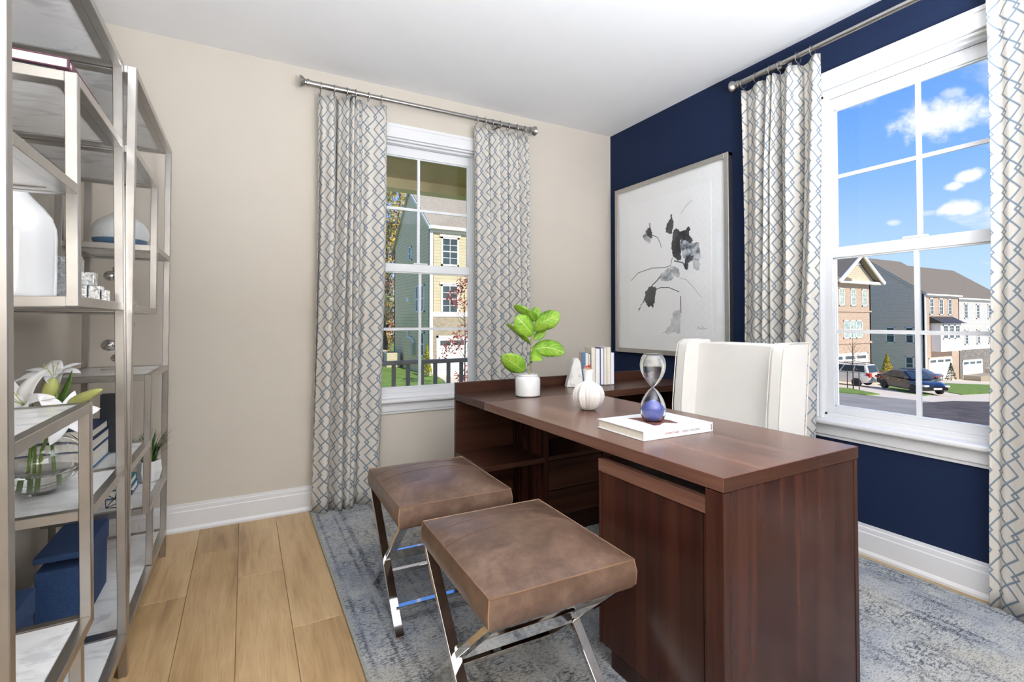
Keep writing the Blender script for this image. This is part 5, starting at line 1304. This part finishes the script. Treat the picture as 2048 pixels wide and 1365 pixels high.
# ---- cars (local +x is forward)
def car(label, loc, rz, paint, suv):
    r = thing('car', label, 'car', loc, rz)
    L, Wd_ = (4.6, 0.93) if suv else (4.75, 0.91)
    if suv:
        st = [(-2.30, .80, .42, 1.05), (-2.22, .90, .36, 1.06), (-1.6, .93, .30, 1.06), (-0.4, .93, .28, 1.04), (0.8, .93, .28, 1.02), (1.5, .92, .30, 0.98), (2.05, .86, .34, 0.88), (2.28, .70, .42, 0.72)]
        cb = [(-2.20, .86, -1.98, .70), (1.15, .86, 0.35, .70)]; zr, zb_ = 1.70, 1.04
    else:
        st = [(-2.37, .74, .44, 0.90), (-2.25, .86, .36, 1.00), (-1.6, .91, .28, 1.02), (-0.4, .91, .26, 0.96), (0.8, .91, .26, 0.93), (1.5, .90, .28, 0.86), (2.1, .84, .30, 0.76), (2.37, .66, .36, 0.60)]
        cb = [(-1.95, .82, -1.05, .64), (1.20, .82, 0.25, .64)]; zr, zb_ = 1.43, 0.94
    m = MB()
    for x, w, z0_, z1_ in st:
        zm = z0_ + (z1_ - z0_) * 0.6
        m.v += [(x, -w * .94, z0_), (x, -w, zm), (x, -w * .93, z1_ - .02), (x, -w * .5, z1_ + .02), (x, w * .5, z1_ + .02), (x, w * .93, z1_ - .02), (x, w, zm), (x, w * .94, z0_)]
    for i in range(len(st) - 1):
        for j in range(8): m.f.append((i * 8 + j, i * 8 + (j + 1) % 8, (i + 1) * 8 + (j + 1) % 8, (i + 1) * 8 + j))
    m.f += [tuple(range(8))[::-1], tuple((len(st) - 1) * 8 + j for j in range(8))]
    m.f = [f_[::-1] for f_ in m.f]
    m.obj('body', paint, r, smooth=50)
    (xr, wr, xrt, wrt), (xf, wf_, xft, wft) = cb
    vs_ = [(xr, -wr, zb_), (xf, -wf_, zb_), (xf, wf_, zb_), (xr, wr, zb_), (xrt, -wrt, zr), (xft, -wft, zr), (xft, wft, zr), (xrt, wrt, zr)]
    slab(MB(), vs_[:4], vs_[4:]).obj('cabin', paint, r, bevel=0.10, seg=3)
    V = [Vector(v) for v in vs_]
    def face(a, b, c, d_, s0, s1, t0, t1):
        g = lambda s, t: (a.lerp(b, s)).lerp(d_.lerp(c, s), t)
        q_ = [g(s0, t0), g(s1, t0), g(s1, t1), g(s0, t1)]; n_ = (q_[1] - q_[0]).cross(q_[3] - q_[0]).normalized()
        return q_, n_
    for (a, b, c, d_, spans, sgn) in ((V[0], V[1], V[5], V[4], ((.07, .30), (.33, .60), (.63, .90)), 1), (V[2], V[3], V[7], V[6], ((.10, .37), (.40, .67), (.70, .93)), 1)):
        for s0, s1 in spans:
            q_, n_ = face(a, b, c, d_, s0, s1, .14, .86)
            slab(MB(), [p - n_ * .02 for p in q_], [p + n_ * .012 for p in q_]).obj('side_window', 'car_glass', r)
    for nm, (a, b, c, d_) in (('rear_window', (V[3], V[0], V[4], V[7])), ('windscreen', (V[1], V[2], V[6], V[5]))):
        q_, n_ = face(a, b, c, d_, .09, .91, .12 if nm == 'windscreen' else .10, .88)
        slab(MB(), [p - n_ * .02 for p in q_], [p + n_ * .014 for p in q_]).obj(nm, 'car_glass', r)
    for x in (-L * .30, L * .30):
        for sy in (-1, 1):
            M_ = Matrix.Rotation(pi / 2, 4, 'X'); y = sy * (Wd_ - 0.10)
            w = MB().lathe([(0.19, -0.11), (0.31, -0.11), (0.335, -0.08), (0.335, 0.08), (0.31, 0.11), (0.19, 0.11)], 24, (x, y, 0.335), M=M_).obj('wheel', 'rubber', r, smooth=40)
            m = MB().lathe([(0.0, -0.085), (0.06, -0.09), (0.06, 0.09), (0.0, 0.085)], 12, (x, y, 0.335), M=M_)
            for k in range(6):
                a_ = k * pi / 3; m.bar((x, y + sy * 0.085, 0.335), (x + 0.19 * cos(a_), y + sy * 0.085, 0.335 + 0.19 * sin(a_)), 0.06, 0.03, (0, 1, 0))
            m.lathe([(0.175, -0.10), (0.205, -0.112), (0.205, 0.112), (0.175, 0.10)], 24, (x, y, 0.335), M=M_).obj('rim', 'alloy', w, smooth=40)
    zt_ = 0.98 if suv else 0.84
    for sy in (-1, 1):
        MB().box(-L / 2 - 0.01, -L / 2 + 0.28, min(sy * .56, sy * .885), max(sy * .56, sy * .885), zt_ - .22 if suv else zt_ - .10, zt_ + .10 if suv else zt_ + .04).obj('tail_lamp', 'tail_red', r, bevel=0.03)
        MB().box(L / 2 - .32, L / 2 - .02, min(sy * .48, sy * .80), max(sy * .48, sy * .80), 0.58, 0.70).obj('head_lamp', 'head_lamp', r, bevel=0.03)
        bx('door_mirror', paint, r, 0.85, 1.02, min(sy * .88, sy * 1.04), max(sy * .88, sy * 1.04), zb_ + .02, zb_ + .16, 0.03)
        for xd in (-0.95, 0.15): bx('door_handle', 'alloy', r, xd, xd + 0.18, min(sy * .90, sy * .945), max(sy * .90, sy * .945), zb_ - .16, zb_ - .12)
        if suv: MB().tube([(-1.9, sy * .60, 1.72), (-1.8, sy * .60, 1.77), (0.1, sy * .60, 1.77), (0.2, sy * .60, 1.71)], 0.025, 6).obj('roof_rail', 'rubber', r)
    bx('rear_plate', 'head_lamp', r, -L / 2 - 0.03, -L / 2 + .1, -.26, .26, .78 if suv else .62, .90 if suv else .74)
    bx('front_plate', 'head_lamp', r, L / 2 - .12, L / 2 + .02, -.26, .26, .42, .54)
    return r
car('white estate car with its tailgate towards us on the driveway', (39.25, 18.92, gz(39.25) + 0.03), radians(92), 'car_white', True)
car('black saloon car with its nose towards us between the white and grey cars', (38.3, 13.95, gz(38.3) + 0.07), radians(-122), 'car_black', False)
car('grey saloon car with its tail towards us behind the black car', (51.2, 19.6, gz(51.2) + 0.04), radians(98), 'car_grey', False)

# ---- trees and shrubs
def tree(label, loc, h, spread, mats, seed, n=1400, leaf=0.16, crown=(0.25, 1.0), trunk=0.12, bark='bark', cat='tree', group=None, shape='round', branches=9):
    r = thing('tree', label, cat, loc, group=group); rnd = random.Random(seed)
    m = MB().tube([(0, 0, -0.1), (0.02 * h * rnd.uniform(-1, 1), 0.02 * h * rnd.uniform(-1, 1), h * 0.45), (0, 0, h * 0.92)], [trunk, trunk * 0.7, trunk * 0.15], 7)
    tips = []
    for i in range(branches):
        a = rnd.uniform(0, 2 * pi); z = h * rnd.uniform(crown[0], 0.8); L = spread * rnd.uniform(0.5, 1.0)
        p1 = (cos(a) * L * .5, sin(a) * L * .5, z + h * .06); p2 = (cos(a) * L, sin(a) * L, z + h * rnd.uniform(.08, .18))
        m.tube([(0, 0, z), p1, p2], [trunk * .35, trunk * .22, trunk * .06], 5); tips.append(p2)
    m.obj('trunk', bark, r, smooth=60)
    for mi, mt in enumerate(mats):
        lm = MB()
        cl = [(rnd.uniform(0, 2 * pi), sqrt(rnd.random()), rnd.uniform(*crown)) for _ in range(26)]
        for i in range(n // len(mats)):
            if shape == 'cone':
                t = rnd.random() ** 0.8; a = rnd.uniform(0, 2 * pi); rr = spread * (1 - t) * sqrt(rnd.uniform(.5, 1)) ; c = Vector((cos(a) * rr, sin(a) * rr, h * (0.05 + 0.95 * t)))
            else:
                ca, cr_, ct = rnd.choice(cl); env = sin(pi * min(1, max(0.08, (ct - crown[0]) / (crown[1] - crown[0]) * .9 + .08))) ** .6
                c = Vector((cos(ca) * cr_ * spread * env, sin(ca) * cr_ * spread * env, h * ct)) + Vector((rnd.gauss(0, 1), rnd.gauss(0, 1), rnd.gauss(0, 1))) * spread * 0.17
            d1 = Vector((rnd.uniform(-1, 1), rnd.uniform(-1, 1), rnd.uniform(-1, 1))).normalized(); d2 = d1.orthogonal().normalized(); s_ = leaf * rnd.uniform(.6, 1.3)
            lm.add([c - d1 * s_, c + d2 * s_ * .55, c + d1 * s_, c - d2 * s_ * .55], [(0, 1, 2, 3)])
        o = lm.obj('foliage', mt, r); o['kind'] = 'stuff'
    return r
WD = 'autumn trees behind the tan house'
tree('tall autumn tree with golden leaves, nearest left of the tan house', (7.55, 38.0, gz(7.5)), 15.5, 3.0, ('foliage_gold', 'foliage_olive'), 1, 2200, .20, (.2, 1), .22, 'bark', 'tree', WD)
tree('tall thin autumn tree with rust leaves, farther left of the tan house', (9.0, 43.5, gz(9)), 13.0, 3.2, ('foliage_rust', 'foliage_gold', 'foliage_dry'), 2, 2600, .20, (.1, .95), .22, 'bark_dark', 'tree', WD)
tree('tall green and gold tree rising behind the gable of the tan house', (9.6, 41.0, gz(9.6)), 17.5, 3.6, ('foliage_olive', 'foliage_gold'), 3, 1500, .22, (.55, 1), .24, 'bark_dark', 'tree', WD)
tree('low orange bushy tree at the foot of the wood beside the tan house', (9.0, 48.0, gz(9)), 8.0, 3.4, ('foliage_rust', 'foliage_dry', 'foliage_gold'), 4, 2600, .2, (.02, .95), .18, 'bark', 'tree', WD)
tree('pale dry bushy tree at the left edge of the wood beside the tan house', (7.0, 45.0, gz(7)), 10.0, 3.6, ('foliage_dry', 'foliage_gold', 'foliage_olive'), 5, 2600, .2, (.02, .95), .18, 'bark', 'tree', WD)
tree('slender sapling with dark red leaves by the driveway of the tan house', (5.25, 15.6, gz(5.2)), 4.7, 0.95, ('foliage_red',), 6, 800, .075, (.12, 1.0), .035, 'bark_dark', 'tree', None, 'round', 16)
tree('small yellow green conifer at the corner of the tan house', (6.0, 22.6, gz(6)), 1.75, 0.34, ('foliage_conifer', 'foliage_olive'), 7, 900, .06, (.05, 1), .04, 'bark', 'shrub', None, 'cone', 0)
tree('small yellow conifer beside the grey townhouse wall above the black car', (57.2, 24.0, gz(57)), 2.6, 0.75, ('foliage_conifer', 'foliage_gold'), 8, 900, .10, (.05, 1), .06, 'bark', 'shrub', None, 'cone', 0)
tree('tiny dark evergreen in front of the townhouse garage door', (67.6, 22.4, gz(67.6)), 2.0, 0.55, ('foliage_deep',), 9, 300, .10, (.05, 1), .05, 'bark', 'shrub', None, 'cone', 0)
tree('round olive bush between the white and black cars', (43.2, 19.0, gz(43.2)), 0.9, 0.5, ('foliage_olive',), 10, 300, .09, (.0, .9), .04, 'bark', 'shrub', None, 'round', 3)
tree('bare staked sapling in the shaded lawn strip across the street', (33.66, 15.3, gz(33.66)), 4.3, 0.75, ('foliage_rust',), 11, 40, .05, (.35, 1), .04, 'bark_dark', 'tree', None, 'round', 18)
for i, (x, y) in enumerate(((34.0, 15.85), (33.7, 14.95))):
    s_ = thing('stake', ('wooden stake left of the bare sapling', 'wooden stake right of the bare sapling')[i], 'stake', (x, y, gz(x)))
    MB().tube([(0, 0, -0.1), (0, 0, 1.25)], 0.03, 6).obj('post', 'bark_dark', s_)
tree('far olive tree line crest beyond the row of townhouses', (150, 62, gz(150) - 1), 21, 12, ('foliage_olive', 'foliage_gold'), 12, 1500, .9, (.2, 1), .5, 'bark', 'tree', None, 'round', 6)
